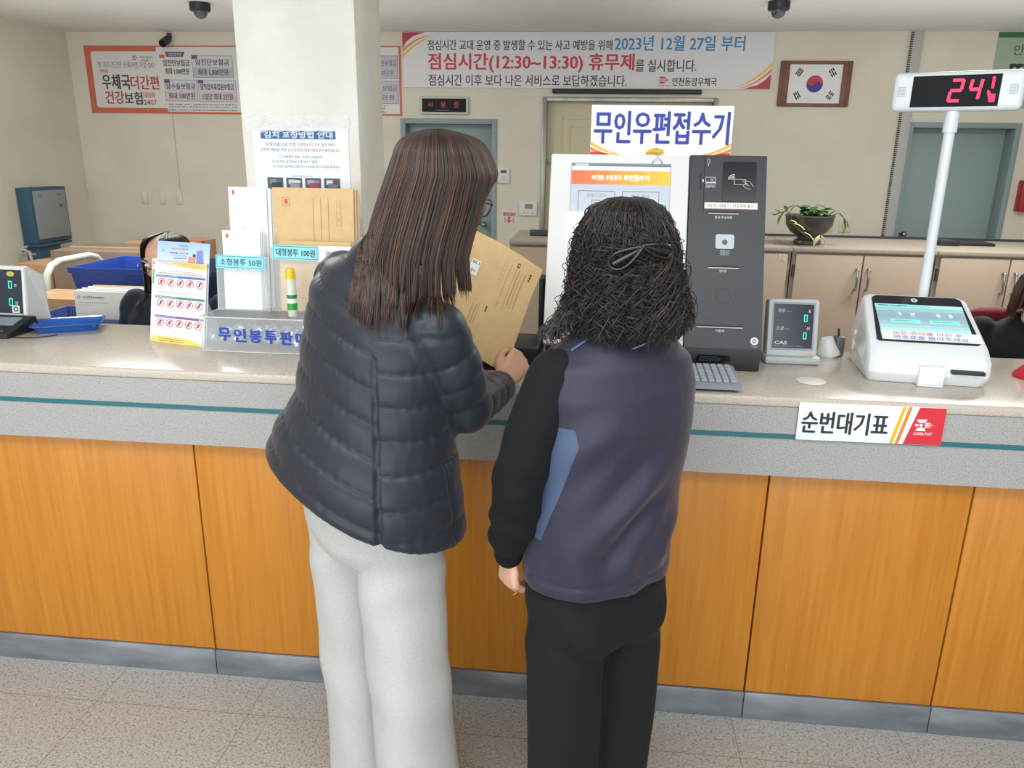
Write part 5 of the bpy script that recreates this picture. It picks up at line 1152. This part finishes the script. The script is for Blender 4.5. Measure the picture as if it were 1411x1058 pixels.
    for i in range(8500):
        al = random.uniform(-2.28, 2.28) if random.random() < .84 else random.choice((-1, 1)) * random.uniform(2.2, 3.1); gi = garr[np.argmin(np.abs(garr - al))]; k = random.uniform(.9, 1.035); ph = random.uniform(0, 6.28)
        zend = 1.325 + .018 * gl[gi] + random.gauss(0, .012) + .03 * (abs(al) > 1.5) - .025 * math.cos(al)
        if abs(al) > 2.05: zend = 1.36 + random.uniform(-.03, .05)
        lim0 = 3.12
        if al < -.9: zend = max(zend, 1.315 + .065 * min(1, (-.9 - al) / .5) + random.gauss(0, .012))
        pts = []; off = random.uniform(.003, .015); zc = 1.40 if al > -.35 else 1.40 + .075 * min(1, (-.35 - al) / .4); nA = 10
        for jx in range(nA):
            u = jx / (nA - 1); z = 1.647 - (1.647 - zc) * u ** 1.25; uu = u * .6
            a2 = al + (gi - al) * .8 * max(0, uu - .25) / .7 + .02 * gl[gi] * uu; kk = k + (.985 + .015 * gl[gi] - k) * .6 * uu
            lm_ = lim0 - (lim0 - 1.95) * min(1, u / .62) ** 1.2; a2 = max(-lm_, min(lm_, a2 if abs(al) < 2.25 else al)); p = F.at(z, a2, kk) + V3(math.sin(uu * 5 + ph), math.cos(uu * 4 + ph), 0) * .0025 * uu; pts.append(p)
        Lr = max(.02, zc - zend); nB = NP - nA; st = Lr / nB; d = (pts[-1] - pts[-2]).normalized(); gt = V3(math.sin(gi * 40), math.cos(gi * 57), 0)
        for jx in range(nB):
            d = (d * .45 + V3(0, 0, -.7) - F.fw * .06 * math.cos(al) + gt * .05).normalized(); p = pts[-1] + d * st
            co, no, ix, ds = jb.find_nearest(p)
            if co is not None:
                sd = (p - co).dot(no)
                if sd < off:
                    bk = (no * .4 + V3(.18, -.95, 0)).normalized()
                    for _q in range(4):
                        p = p + bk * max(.0015, off - sd)
                        co, no, ix, ds = jb.find_nearest(p); sd = (p - co).dot(no)
                        if sd >= off * .9: break
                    d = (p - pts[-1]).normalized()
            pts.append(p)
        cur.append([tuple(p) for p in pts])
    strands('hair_strands', cur, .00085, HM, root)
    # glasses
    m = MB(); RF = M('#7a1f2a', .3)
    for s in (-1, 1):
        lc = V3(s * .033, .102, .008)
        m.tube([HX @ (lc + V3(.0245 * math.cos(a), -.006 * abs(math.cos(a)) ** 2, .0185 * math.sin(a))) for a in np.linspace(0, 2 * PI, 25)[:-1]], .0017, RF, 8, closed=True)
        m.tube([HX @ V3(s * .057, .097, .014), HX @ V3(s * .074, .085, .014), HX @ V3(s * .08, .02, .008), HX @ V3(s * .078, -.02, -.005)], .0017, M('#2a2226', .3), 8)
    m.tube([HX @ V3(-.0095, .103, .012), HX @ V3(0, .107, .015), HX @ V3(.0095, .103, .012)], .0015, RF, 8); gls = under(m.build('glasses', None, 60), root)
    m = MB()
    for s in (-1, 1): m.loft([[HX @ (V3(s * .033, .102 + dy, .008) + V3(.0238 * math.cos(a), -.006 * abs(math.cos(a)) ** 2, .018 * math.sin(a))) for a in np.linspace(0, 2 * PI, 25)[:-1]] for dy in (-.0006, .0006)], M('#f2f4f6', .05, alpha=.12))
    l_ = m.build('lens', None); l_.parent = gls; l_.matrix_parent_inverse = gls.matrix_world.inverted()
    # the envelope in her hands
    TRc, BRc = V3(-.132, .06, 1.300), V3(-.206, -.128, 1.082); e1 = (TRc - BRc).normalized(); e2 = V3(-.17, -.08, .049); e2 = (e2 - e1 * e2.dot(e1)).normalized()
    nn = e1.cross(e2).normalized(); X = basis(BRc - e2 * 0 + e2 * .245, -e2, e1, (-e2).cross(e1)); wd, ht = .245, .31
    m = MB()
    nx, ny = 12, 14; vs = []; 
    def bend(x, y): return .012 * math.sin(PI * x / wd) + .006 * math.sin(2.2 * y / ht * PI)
    for sgn in (0, 1):
        for jy in range(ny + 1):
            for ix in range(nx + 1): x, y = wd * ix / nx, ht * jy / ny; vs.append((x, y, bend(x, y) - (.0016 if sgn == 0 else 0)))
    fs = []; k_ = (nx + 1) * (ny + 1)
    for jy in range(ny):
        for ix in range(nx):
            a = jy * (nx + 1) + ix; q4 = (a, a + 1, a + nx + 2, a + nx + 1); fs.append(tuple(k_ + i for i in q4)); fs.append(q4[::-1])
    rim = [i for i in range(nx)] + [nx + jy * (nx + 1) for jy in range(ny)] + [ny * (nx + 1) + ix for ix in range(nx, 0, -1)] + [jy * (nx + 1) for jy in range(ny, 0, -1)]
    for a, b_ in zip(rim, rim[1:] + rim[:1]): fs.append((a, b_, b_ + k_, a + k_))
    m.add(vs, fs, BROWN, X)
    class BP(Print):
        def P(s, x, y, k): xx, yy = x * s.sx, s.h - y * s.sy; return (xx, yy, bend(xx, yy) + .0005 * k)
    p = BP(m, X, wd, ht, 245, 310); LN = '#8f6f3c'
    def vline(x, a, b_): 
        for q in range(8): p.rect(x, a + (b_ - a) * q / 8, x + 1, a + (b_ - a) * (q + 1) / 8, LN, 1)
    for x, a, b_ in ((196, 40, 150), (178, 30, 170), (162, 34, 165)): vline(x, a, b_)
    for j_ in range(5): p.frame(142, 34 + j_ * 14, 152, 46 + j_ * 14, .9, '#c09a5c', 1)
    for x in (205, 186): 
        for y in range(40, 140, 7): p.rect(x, y, x + 3.5, y + 4.5, '#a5854e', 1)
    for y in (30, 38, 46): p.rect(218, y, 223, y + 6, '#5a4526', 1)
    p.rect(176, 22, 184, 34, '#5a4526', 1); p.rect(178, 25, 182, 31, '#e0bd82', 2)
    p.rect(62, 70, 86, 112, '#eceef0', 1)
    for ix in range(5):
        for jy in range(8):
            if random.random() < .55: p.rect(65 + ix * 4, 74 + jy * 4.3, 68 + ix * 4, 77 + jy * 4.3, '#4a4a50', 2)
    for x, a, b_ in ((120, 178, 240), (104, 186, 250)): vline(x, a, b_)
    for y in range(186, 240, 7): p.rect(112, y, 115, y + 4.5, '#a5854e', 1)
    p.rect(138, 176, 142, 194, '#5a4526', 1)
    p.frame(214, 284, 236, 303, 1.2, '#c4553a', 1); p.rect(221, 288, 229, 299, '#c4553a', 2)
    tag(m.build('brown_envelope'), 'brown addressed envelope held open in the hands of the woman in the quilted jacket', 'envelope')
woman_jacket()

# ---- woman in the navy vest
def woman_vest():
    random.seed(9); np.random.seed(9)
    root = thing('person', 'woman with curly black clipped hair in a navy sleeveless vest and black trousers', 'person', T(.05, -.42, 0))
    th = math.radians(-34); r = V3(math.cos(th), -math.sin(th), 0); f = V3(math.sin(th), math.cos(th), 0)
    HX = head_frame((.062, -.355, 1.405), math.radians(-16), math.radians(8)); g = '#808080'
    sL, eL, wL = V3(-.070, -.482, 1.165), V3(-.128, -.528, .965), V3(-.150, -.478, .790)
    sR, eR, wR = V3(.168, -.315, 1.155), V3(.19, -.17, 1.05), V3(.05, .03, 1.135)
    b = MB(); limb(b, [(.04, -.43, .80), (.05, -.425, .95), (.06, -.41, 1.1), (.06, -.40, 1.2)], [.10, .095, .10, .055], g)
    limb(b, [(.06, -.40, 1.21), (.06, -.38, 1.28), HX @ V3(0, -.02, -.05)], [.052, .047, .05], g); head(b, HX)
    for s_, e_, w_ in ((sL, eL, wL), (sR, eR, wR)): limb(b, [s_, e_, w_], [.042, .034, .023], g)
    HL = hand_frame(wL + V3(0, .0, -.008), V3(.02, .16, -.98), V3(-.75, -.62, -.1)); hand(b, HL, 1, curls=[(28, 38, 22), (36, 42, 25), (44, 46, 28), (50, 48, 30)], spread=.4, thumb=.4)
    HR = hand_frame(wR, V3(-.25, .9, .1), V3(.1, -.1, 1)); hand(b, HR, -1, (20, 25, 20), .6, 0)
    hL, hR = V3(-.025, -.475, .74), V3(.105, -.388, .74); aL, aR = V3(-.018, -.47, .07), V3(.112, -.385, .07)
    for h_, a_ in ((hL, aL), (hR, aR)): limb(b, [h_, (h_ + a_) / 2 + f * .01, a_], [.08, .05, .033], g)
    v, fc, ed = remesh(b, .0042, 4); skin('body', v, fc, [SKIN], root); eyes(root, HX)
    m = MB(); yv = HL.to_3x3() @ V3(.0, 1, 0); pc = HL @ V3(-.0095, .099, -.003)
    ax = (HL.to_3x3() @ V3(0, math.cos(.6), -math.sin(.6))).normalized(); s1 = ax.orthogonal().normalized(); s2 = ax.cross(s1)
    m.tube([pc + (s1 * math.cos(a) + s2 * math.sin(a)) * .0105 for a in np.linspace(0, 2 * PI, 21)[:-1]], .0013, M('#c9a04a', .25, 1), 8, closed=True); under(m.build('ring', None, 60), root)
    # sweater sleeves
    KN = fabric('#090b10', .9, .2, 300, .02)
    m = MB(); limb(m, [sL + V3(.01, 0, .012), sL.lerp(eL, .5) + V3(-.005, -.008, 0), eL, eL.lerp(wL, .45) + V3(.006, .0, 0), eL.lerp(wL, .75), wL + V3(0, 0, .004)], [.060, .057, .055, .056, .050, .0345], g)
    limb(m, [wL + V3(0, 0, .03), wL + V3(0, 0, -.012)], [.036, .033], g)
    limb(m, [sR, sR.lerp(eR, .5), eR, eR.lerp(wR, .5), wR], [.058, .056, .052, .044, .034], g)
    v, fc, ed = remesh(m, .0055, 5); n = normals(v, fc)
    zz = v[:, 2]; v = v + n * (.004 * np.sin(zz * 95 + v[:, 0] * 40) * np.exp(-((zz - .86) / .05) ** 2) + .003 * np.sin(zz * 60 + v[:, 1] * 50) * np.exp(-((zz - .98) / .06) ** 2))[:, None]
    skin('sweater', v, fc, [KN], root)
    # vest
    j = MB(); rings = []
    for z, cx, cy, a, bb in ((.732, .037, -.436, .166, .124), (.747, .037, -.436, .168, .126), (.83, .040, -.433, .166, .125), (.95, .050, -.424, .168, .126), (1.07, .060, -.415, .172, .128), (1.15, .060, -.41, .180, .120), (1.205, .060, -.405, .168, .100), (1.238, .062, -.40, .128, .082), (1.275, .062, -.392, .066, .066), (1.30, .062, -.385, .060, .062)):
        rings.append(ring((cx, cy, z), r, f, a, bb, 32, 2.35, 0))
    j.loft(rings, g)
    v, fc, ed = remesh(j, .006, 5); n = normals(v, fc); rr, ff = np.array(r), np.array(f); C0 = np.array((.05, -.42, 0))
    dr = (v - C0) @ rr; df = (v - C0) @ ff; az = np.arctan2(dr, -df); z = v[:, 2]
    # long diagonal drag folds from the right shoulder down to the left hip
    d1 = z * .80 - dr * .62; d2 = z * .62 + dr * .78
    w_ = np.exp(-((az - .1) / 1.1) ** 2) * np.clip((1.2 - z) / .15, 0, 1) * np.clip((z - .73) / .12, .25, 1)
    disp = .0115 * np.sin(d1 * 44 + 1.2 * np.sin(d2 * 9)) * w_ * (.55 + .45 * np.sin(d2 * 13 + 1)) + .0075 * np.sin(d1 * 77 + 2 * np.sin(d2 * 7) + .5) * w_ * np.clip(np.sin(d2 * 11 + 2), 0, 1)
    disp += .004 * np.sin(az * 9 + z * 12) * np.exp(-((z - .79) / .06) ** 2) - .004 * np.exp(-((z - .767) / .003) ** 2)
    v = v + n * disp[:, None]
    VS = fabric('#2b293c', .5, .12, 60, .3, '#292638'); LB = fabric('#4a5d85', .55, .1, 60, .2)
    u = np.clip((1.10 - z) / .25, 0, 1); azd = np.degrees(az)
    lim = -56 - 24 * np.abs(u - .15) / .85; sd = np.minimum(np.minimum((lim - azd) * .0028, (azd + 118) * .0028), np.minimum(1.095 - z, z - .85))
    N, L, bs = nodes(VS); old = bs.inputs['Base Color'].links[0].from_socket; at = N.new('ShaderNodeAttribute'); at.attribute_name = 'side_panel'
    gtn = N.new('ShaderNodeMath'); gtn.operation = 'GREATER_THAN'; gtn.inputs[1].default_value = 0; L.new(at.outputs['Fac'], gtn.inputs[0])
    mxn = N.new('ShaderNodeMixRGB'); mxn.inputs[2].default_value = lin('#42526f'); L.new(gtn.outputs[0], mxn.inputs[0]); L.new(old, mxn.inputs[1]); L.new(mxn.outputs[0], bs.inputs['Base Color'])
    vest = skin('vest', v, fc, [VS], root); fa = vest.data.attributes.new('side_panel', 'FLOAT', 'POINT'); fa.data.foreach_set('value', sd.astype(np.float32)); vb = ray_bvh(v, fc)
    def strip(name, a, b_, w, mat, lift=.0025):
        P = []
        for u in np.linspace(0, 1, 16):
            q = Vector(a).lerp(Vector(b_), u); d = V3(.05, .98, -.12).normalized(); hit = vb.ray_cast(q - d * .4, d); 
            if hit[0] is not None: P.append(hit[0] + hit[1] * lift)
        if len(P) < 3: return
        m = MB(); m.tube(P, w, mat, 8, flat=.5); under(m.build(name, None, 60), root)
    strip('reflective_strip', (.085, -.5, 1.243), (.150, -.46, 1.262), .0022, M('#d6d4d0', .4))
    strip('shoulder_piping', (-.03, -.47, 1.232), (.02, -.47, 1.268), .004, LB)
    # arm hole binding at her left
    m = MB(); c_ = sL + r * .024 + V3(0, 0, -.012); tilt_ = V3(0, 0, 1) * .97 + r * .22
    m.tube([c_ + f * (.010 + .080 * math.cos(a)) + tilt_ * (.084 * math.sin(a)) for a in np.linspace(0, 2 * PI, 41)[:-1]], .0075, VS, 10, closed=True); under(m.build('arm_hole_edge', None, 60), root)
    # trousers
    tz = MB(); rings = []
    for z_, a, bb in ((.86, .125, .09), (.78, .140, .100), (.72, .158, .118), (.62, .162, .122), (.58, .14, .10)): rings.append(ring((.042, -.43, z_), r, f, a, bb, 28, 2.4))
    tz.loft(rings, g)
    for t_, k_, o_ in ((hL, V3(-.022, -.475, .42), V3(-.012, -.468, .025)), (hR, V3(.108, -.388, .42), V3(.104, -.38, .025))):
        rg = []
        for z_, q in ((.72, 1.0), (.55, 1.0), (.4, .95), (.25, .9), (.1, .9), (.025, .92)):
            u = (z_ - .025) / .715; c = o_.lerp(k_, min(1, u / .55)) if u < .55 else k_.lerp(t_, (u - .55) / .45); rg.append(ring((c.x, c.y, z_), r, f, .083 * q, .092 * q, 26, 2.3))
        tz.loft(rg, g)
    v, fc, ed = remesh(tz, .0065, 6); n = normals(v, fc); dr = (v - C0) @ rr; z = v[:, 2]
    v = v + n * (.004 * np.sin(dr * 40 + z * 9) * np.clip((.8 - z) * 2, 0, 1) + .005 * np.sin(z * 40 - np.abs(dr) * 46) * np.exp(-((z - .62) / .07) ** 2))[:, None]
    skin('trousers', v, fc, [fabric('#0f1113', .85, .15, 200, .03, '#0d0f11')], root)
    BS = M('#15161a', .4); 
    for a_ in (aL, aR): shoe(root, a_ + f * .19 + V3(0, 0, -.07), a_ - f * .05 + V3(0, 0, -.07), BS)
    # hair
    rows = [(1.524, .068, -.378, .012, .012), (1.519, .068, -.378, .040, .044), (1.500, .067, -.376, .068, .076), (1.45, .066, -.372, .091, .106), (1.385, .069, -.378, .100, .116), (1.34, .072, -.385, .108, .118), (1.295, .073, -.39, .121, .120), (1.262, .074, -.395, .122, .116), (1.235, .076, -.40, .108, .105), (1.2, .076, -.40, .09, .09)]
    F = HairForm(rows, math.radians(-16)); HB = noisy('#15110f', '#221b18', 80, .6)
    hair_shell('hair', F, 1.521, lambda al: 1.275 if abs(al) < 1.9 else 1.31, math.radians(125), HB, root, .88, 60, 30, 0, .02)
    HM = hairmat('hair_black', '#191514', '#4e4039', '#2a2625', rough=.42)
    cur = []; NP = 40; clip_z = 1.43
    for ci in range(620):
        cal = random.uniform(-2.2, 2.2); cph = random.uniform(0, 6.28); ct_ = random.uniform(3.2, 6.0); camp = random.uniform(.005, .013); cd = random.choice((-1, 1)); ck = random.uniform(.88, 1.0)
        czend = random.uniform(1.262, 1.315) if random.random() < .75 else random.uniform(1.27, 1.40); cst = random.uniform(.12, .5)
        for si in range(13):
            al = cal + random.gauss(0, .06); k = ck + random.gauss(0, .03); ph = cph + random.gauss(0, .5); turns = ct_ * random.uniform(.92, 1.08); amp = camp * random.uniform(.6, 1.25); fly = random.random() < .08
            if fly: k += random.uniform(.03, .12); amp *= 1.4; ph = random.uniform(0, 6.28)
            zend = czend + random.gauss(0, .012); pts = []
            for jx in range(NP):
                u = jx / (NP - 1); zz = 1.5235 - (1.5235 - zend) * u ** 1.1; cu = min(1, max(.04, (u - cst) / .3))
                sp = 1 + .10 * max(0, u - .8) * (1 if fly else .4)
                p = F.at(zz, al, k * sp); a = ph + cd * turns * 2 * PI * u; e = F.rt * math.cos(al) + F.fw * math.sin(al); o = (-F.fw * math.cos(al) + F.rt * math.sin(al))
                p = p + (e * math.cos(a) + o * .8 * math.sin(a) + V3(0, 0, .4 * math.sin(a + 1))) * amp * cu
                pts.append((p.x, p.y, p.z))
            cur.append(pts)
    for i in range(140):   # loose ends standing off at her left
        pts = []; al = random.uniform(-1.75, -1.15); ph = random.uniform(0, 6.28); L = random.uniform(.02, .065)
        for jx in range(NP):
            u = jx / (NP - 1); p = F.at(1.36 - .11 * u + random.gauss(0, .0004), al, .95 + .05 * u); a = ph + 3 * 2 * PI * u; p = p - F.rt * (L * u * u) + V3(math.cos(a), math.sin(a), math.sin(a)) * .008 * u; pts.append((p.x, p.y, p.z))
        cur.append(pts)
    for i in range(260):   # short wisps standing off the crown
        pts = []; al = random.uniform(-2.3, 2.3); z0 = random.uniform(1.44, 1.52); L = random.uniform(.03, .07); hgt = random.uniform(.004, .016); ph = random.uniform(0, 6.28)
        for jx in range(NP):
            u = jx / (NP - 1); p = F.at(z0 - L * u, al + .25 * math.sin(ph) * u, 1.0 + .12 * math.sin(PI * u * .8) * hgt / .016); pts.append((p.x + .003 * math.sin(ph + 9 * u), p.y, p.z + hgt * .5 * math.sin(PI * u)))
        cur.append(pts)
    strands('hair_strands', cur, .0008, HM, root)
    # snap clips
    def clip(a, b_, wd, name):
        A, B = Vector(a), Vector(b_); d = (B - A).normalized(); s = d.cross(V3(0, 1, 0)).normalized(); m = MB(); pts = []
        for t in np.linspace(0, 2 * PI, 29)[:-1]:
            u = .5 - .5 * math.cos(t); q = A.lerp(B, u) + s * (wd * math.sin(t) * (1.25 - .9 * u)); q.y -= .006 * math.sin(PI * u); pts.append(q)
        m.tube(pts, .003, M('#17181a', .18, coat=.5), 8, closed=True); m.tube([A.lerp(B, .12) + V3(0, -.003, 0), A.lerp(B, .5) + V3(0, -.007, 0), A.lerp(B, .95)], [.006, .005, .002], M('#17181a', .18, coat=.5), 8)
        return under(m.build(name, None, 60), root)
    clip((.034, -.502, 1.404), (.090, -.512, 1.440), .017, 'hair_clip'); clip((.148, -.478, 1.428), (.092, -.512, 1.443), .013, 'hair_clip')
woman_vest()

# ---- the two clerks behind the counter
def clerk(label, o, yaw, hz, shw, shz, coat, hairA, hairB, hair_end, lean=0, glasses=False, seed=1):
    random.seed(seed); np.random.seed(seed); x, y = o
    root = thing('person', label, 'person', T(x, y, 0)); r = V3(math.cos(yaw), -math.sin(yaw), 0); f = V3(math.sin(yaw), math.cos(yaw), 0); P = lambda a, b, c: V3(x, y, c) + r * a + f * b
    hc = P(0, .05 + lean, hz); HX = head_frame(hc, yaw, math.radians(20)); g = '#808080'
    b = MB(); limb(b, [P(0, -.02, .52), P(0, 0, .75), P(0, .02, shz - .08)], [.11, .10, .08], g); limb(b, [P(0, .01, shz - .02), HX @ V3(0, -.02, -.06)], [.052, .048], g); head(b, HX)
    arms = []
    for s in (-1, 1):
        sh, el, wr = P(s * shw, .0, shz - .06), P(s * (shw + .04), .06, shz - .30), P(s * .12, .26, .775); arms.append((sh, el, wr)); limb(b, [sh, el, wr], [.045, .036, .024], g)
        hand(b, hand_frame(wr, f * .9 - r * s * .3 + V3(0, 0, -.02), V3(0, 0, 1)), s * -1, (25, 30, 20)); hp, kn, ft = P(s * .09, 0, .5), P(s * .1, .40, .5), P(s * .1, .42, .06); limb(b, [hp, kn, ft], [.08, .06, .04], g)
        shoe(root, ft + f * .18 + V3(0, 0, -.06), ft - f * .05 + V3(0, 0, -.06), M('#1c1c1e', .4))
    v, fc, ed = remesh(b, .006, 4); skin('body', v, fc, [SKIN], root); eyes(root, HX)
    j = MB(); rings = []
    for z, a, bb in ((.50, .185, .14), (.62, .18, .135), (.78, shw - .0, .13), (shz - .12, shw + .02, .118), (shz - .05, shw - .02, .095), (shz - .005, .1, .07), (shz + .03, .06, .06)): rings.append(ring(P(0, .01, z), r, f, a, bb, 28, 2.4))
    j.loft(rings, g)
    for sh, el, wr in arms: limb(j, [sh, el, wr], [.064, .055, .038], g)
    v, fc, ed = remesh(j, .007, 5); n = normals(v, fc); v = v + n * (.003 * np.sin(v[:, 2] * 60 + v[:, 0] * 30))[:, None]; skin('jacket', v, fc, [fabric(coat, .8, .15, 120, .15)], root); jb = ray_bvh(v, fc)
    t = MB()
    for s in (-1, 1): limb(t, [P(s * .09, -.02, .5), P(s * .1, .40, .5), P(s * .1, .42, .09)], [.1, .075, .06], g)
    v, fc, ed = remesh(t, .009, 4); skin('trousers', v, fc, [fabric('#1b1d22', .8, .15, 120, .15)], root)
    top = hz + .118; rows = [(top, hc.x - f.x * .02, hc.y - f.y * .02, .01, .01), (top - .008, hc.x - f.x * .015, hc.y - f.y * .015, .05, .055), (top - .035, hc.x - f.x * .012, hc.y - f.y * .012, .078, .088), (hz + .02, hc.x - f.x * .014, hc.y - f.y * .014, .092, .102), (hz - .06, hc.x - f.x * .02, hc.y - f.y * .02, .1, .098), (hz - .16, hc.x - f.x * .03, hc.y - f.y * .03, .112, .095), (hz - .3, hc.x - f.x * .03, hc.y - f.y * .03, .12, .1)]
    F = HairForm(rows, yaw, 1.15); hair_shell('hair', F, top, lambda al: hz + hair_end * .7, math.radians(118), noisy(hairA, hairA, 60, .5), root, .94)
    cur = []
    for i in range(4200):
        al = random.uniform(-2.95, 2.95); k = random.uniform(.96, 1.09); ze = hz + hair_end + random.gauss(0, .015); pts = []
        for jx in range(12):
            u = jx / 11; p = F.at(top - (top - ze) * u ** 1.2, max(-2.95 + .95 * min(1, u / .38), min(2.95 - .95 * min(1, u / .38), al)), k); pts.append((p.x, p.y, p.z))
        cur.append(push_out(pts, jb, .006))
    strands('hair_strands', cur, .0012, hairmat('hair_clerk', hairA, hairB, hairA), root)
    if glasses:
        m = MB(); RF = M('#1c1c20', .3)
        for s in (-1, 1):
            m.tube([HX @ (V3(s * .033, .102, .012) + V3(.024 * math.cos(a), 0, .017 * math.sin(a))) for a in np.linspace(0, 2 * PI, 21)[:-1]], .0016, RF, 8, closed=True); m.tube([HX @ V3(s * .057, .1, .016), HX @ V3(s * .078, .08, .016), HX @ V3(s * .08, -.01, .01)], .0016, RF, 8)
        m.tube([HX @ V3(-.009, .103, .014), HX @ V3(.009, .103, .014)], .0015, RF, 8); under(m.build('glasses', None, 60), root)
clerk('clerk with dark shoulder length hair in a navy jacket, half hidden by the leaflets', (-1.775, 1.18), PI + .12, 1.15, .21, 1.01, '#1d2738', '#1d1614', '#3a2b26', -.20, 0, True, 3)
clerk('clerk in a black jacket with brown hair at the right edge before the red chair', (1.785, 1.32), PI + .25, 1.085, .175, .985, '#14161a', '#3a2218', '#6a4028', -.05, .04, False, 4)
# red office chair
oc = thing('office_chair', 'dark red office chair behind the clerk at the right edge', 'chair', T(1.86, 1.50, 0)); RC = fabric('#7a1526', .7, .2, 90, .2)
m = MB(); m.loft([ring((0, .09 + .00, z), V3(1, 0, 0), V3(0, 1, 0), a, b_, 32, 3.2) for z, a, b_ in ((.52, .18, .03), (.56, .215, .04), (.75, .245, .045), (.9, .235, .04), (.965, .20, .03), (.985, .15, .018))], RC); m.build('backrest', oc, 60)
m = MB(); m.loft([ring((0, -.17, z), V3(1, 0, 0), V3(0, 1, 0), a, b_, 32, 3.4) for z, a, b_ in ((.325, .22, .21), (.335, .245, .235), (.352, .245, .235), (.362, .21, .2))], RC); m.build('seat', oc, 60)
MB().cyl((0, -.17, .1), (0, -.17, .33), .025, M('#1c1c1e', .4)).build('post', oc, 40); MB().tube([(0, -.1, .335), (0, .12, .36), (0, .135, .62)], .018, M('#1c1c1e', .4), 10).build('back_bracket', oc, 40)
for i in range(5):
    a = 2 * PI * i / 5; e = V3(.26 * math.cos(a), -.17 + .26 * math.sin(a), .075); lg = MB().tube([(0, -.17, .12), e], [.025, .016], M('#1c1c1e', .4), 10).build('leg', oc, 40)
    MB().lathe([(.008, -.014), (.024, -.012), (.024, .012), (.008, .014)], M('#151517', .5), 20, T(e.x, e.y, .026) @ RZ(a) @ RY(PI / 2)).build('wheel', lg, 40)
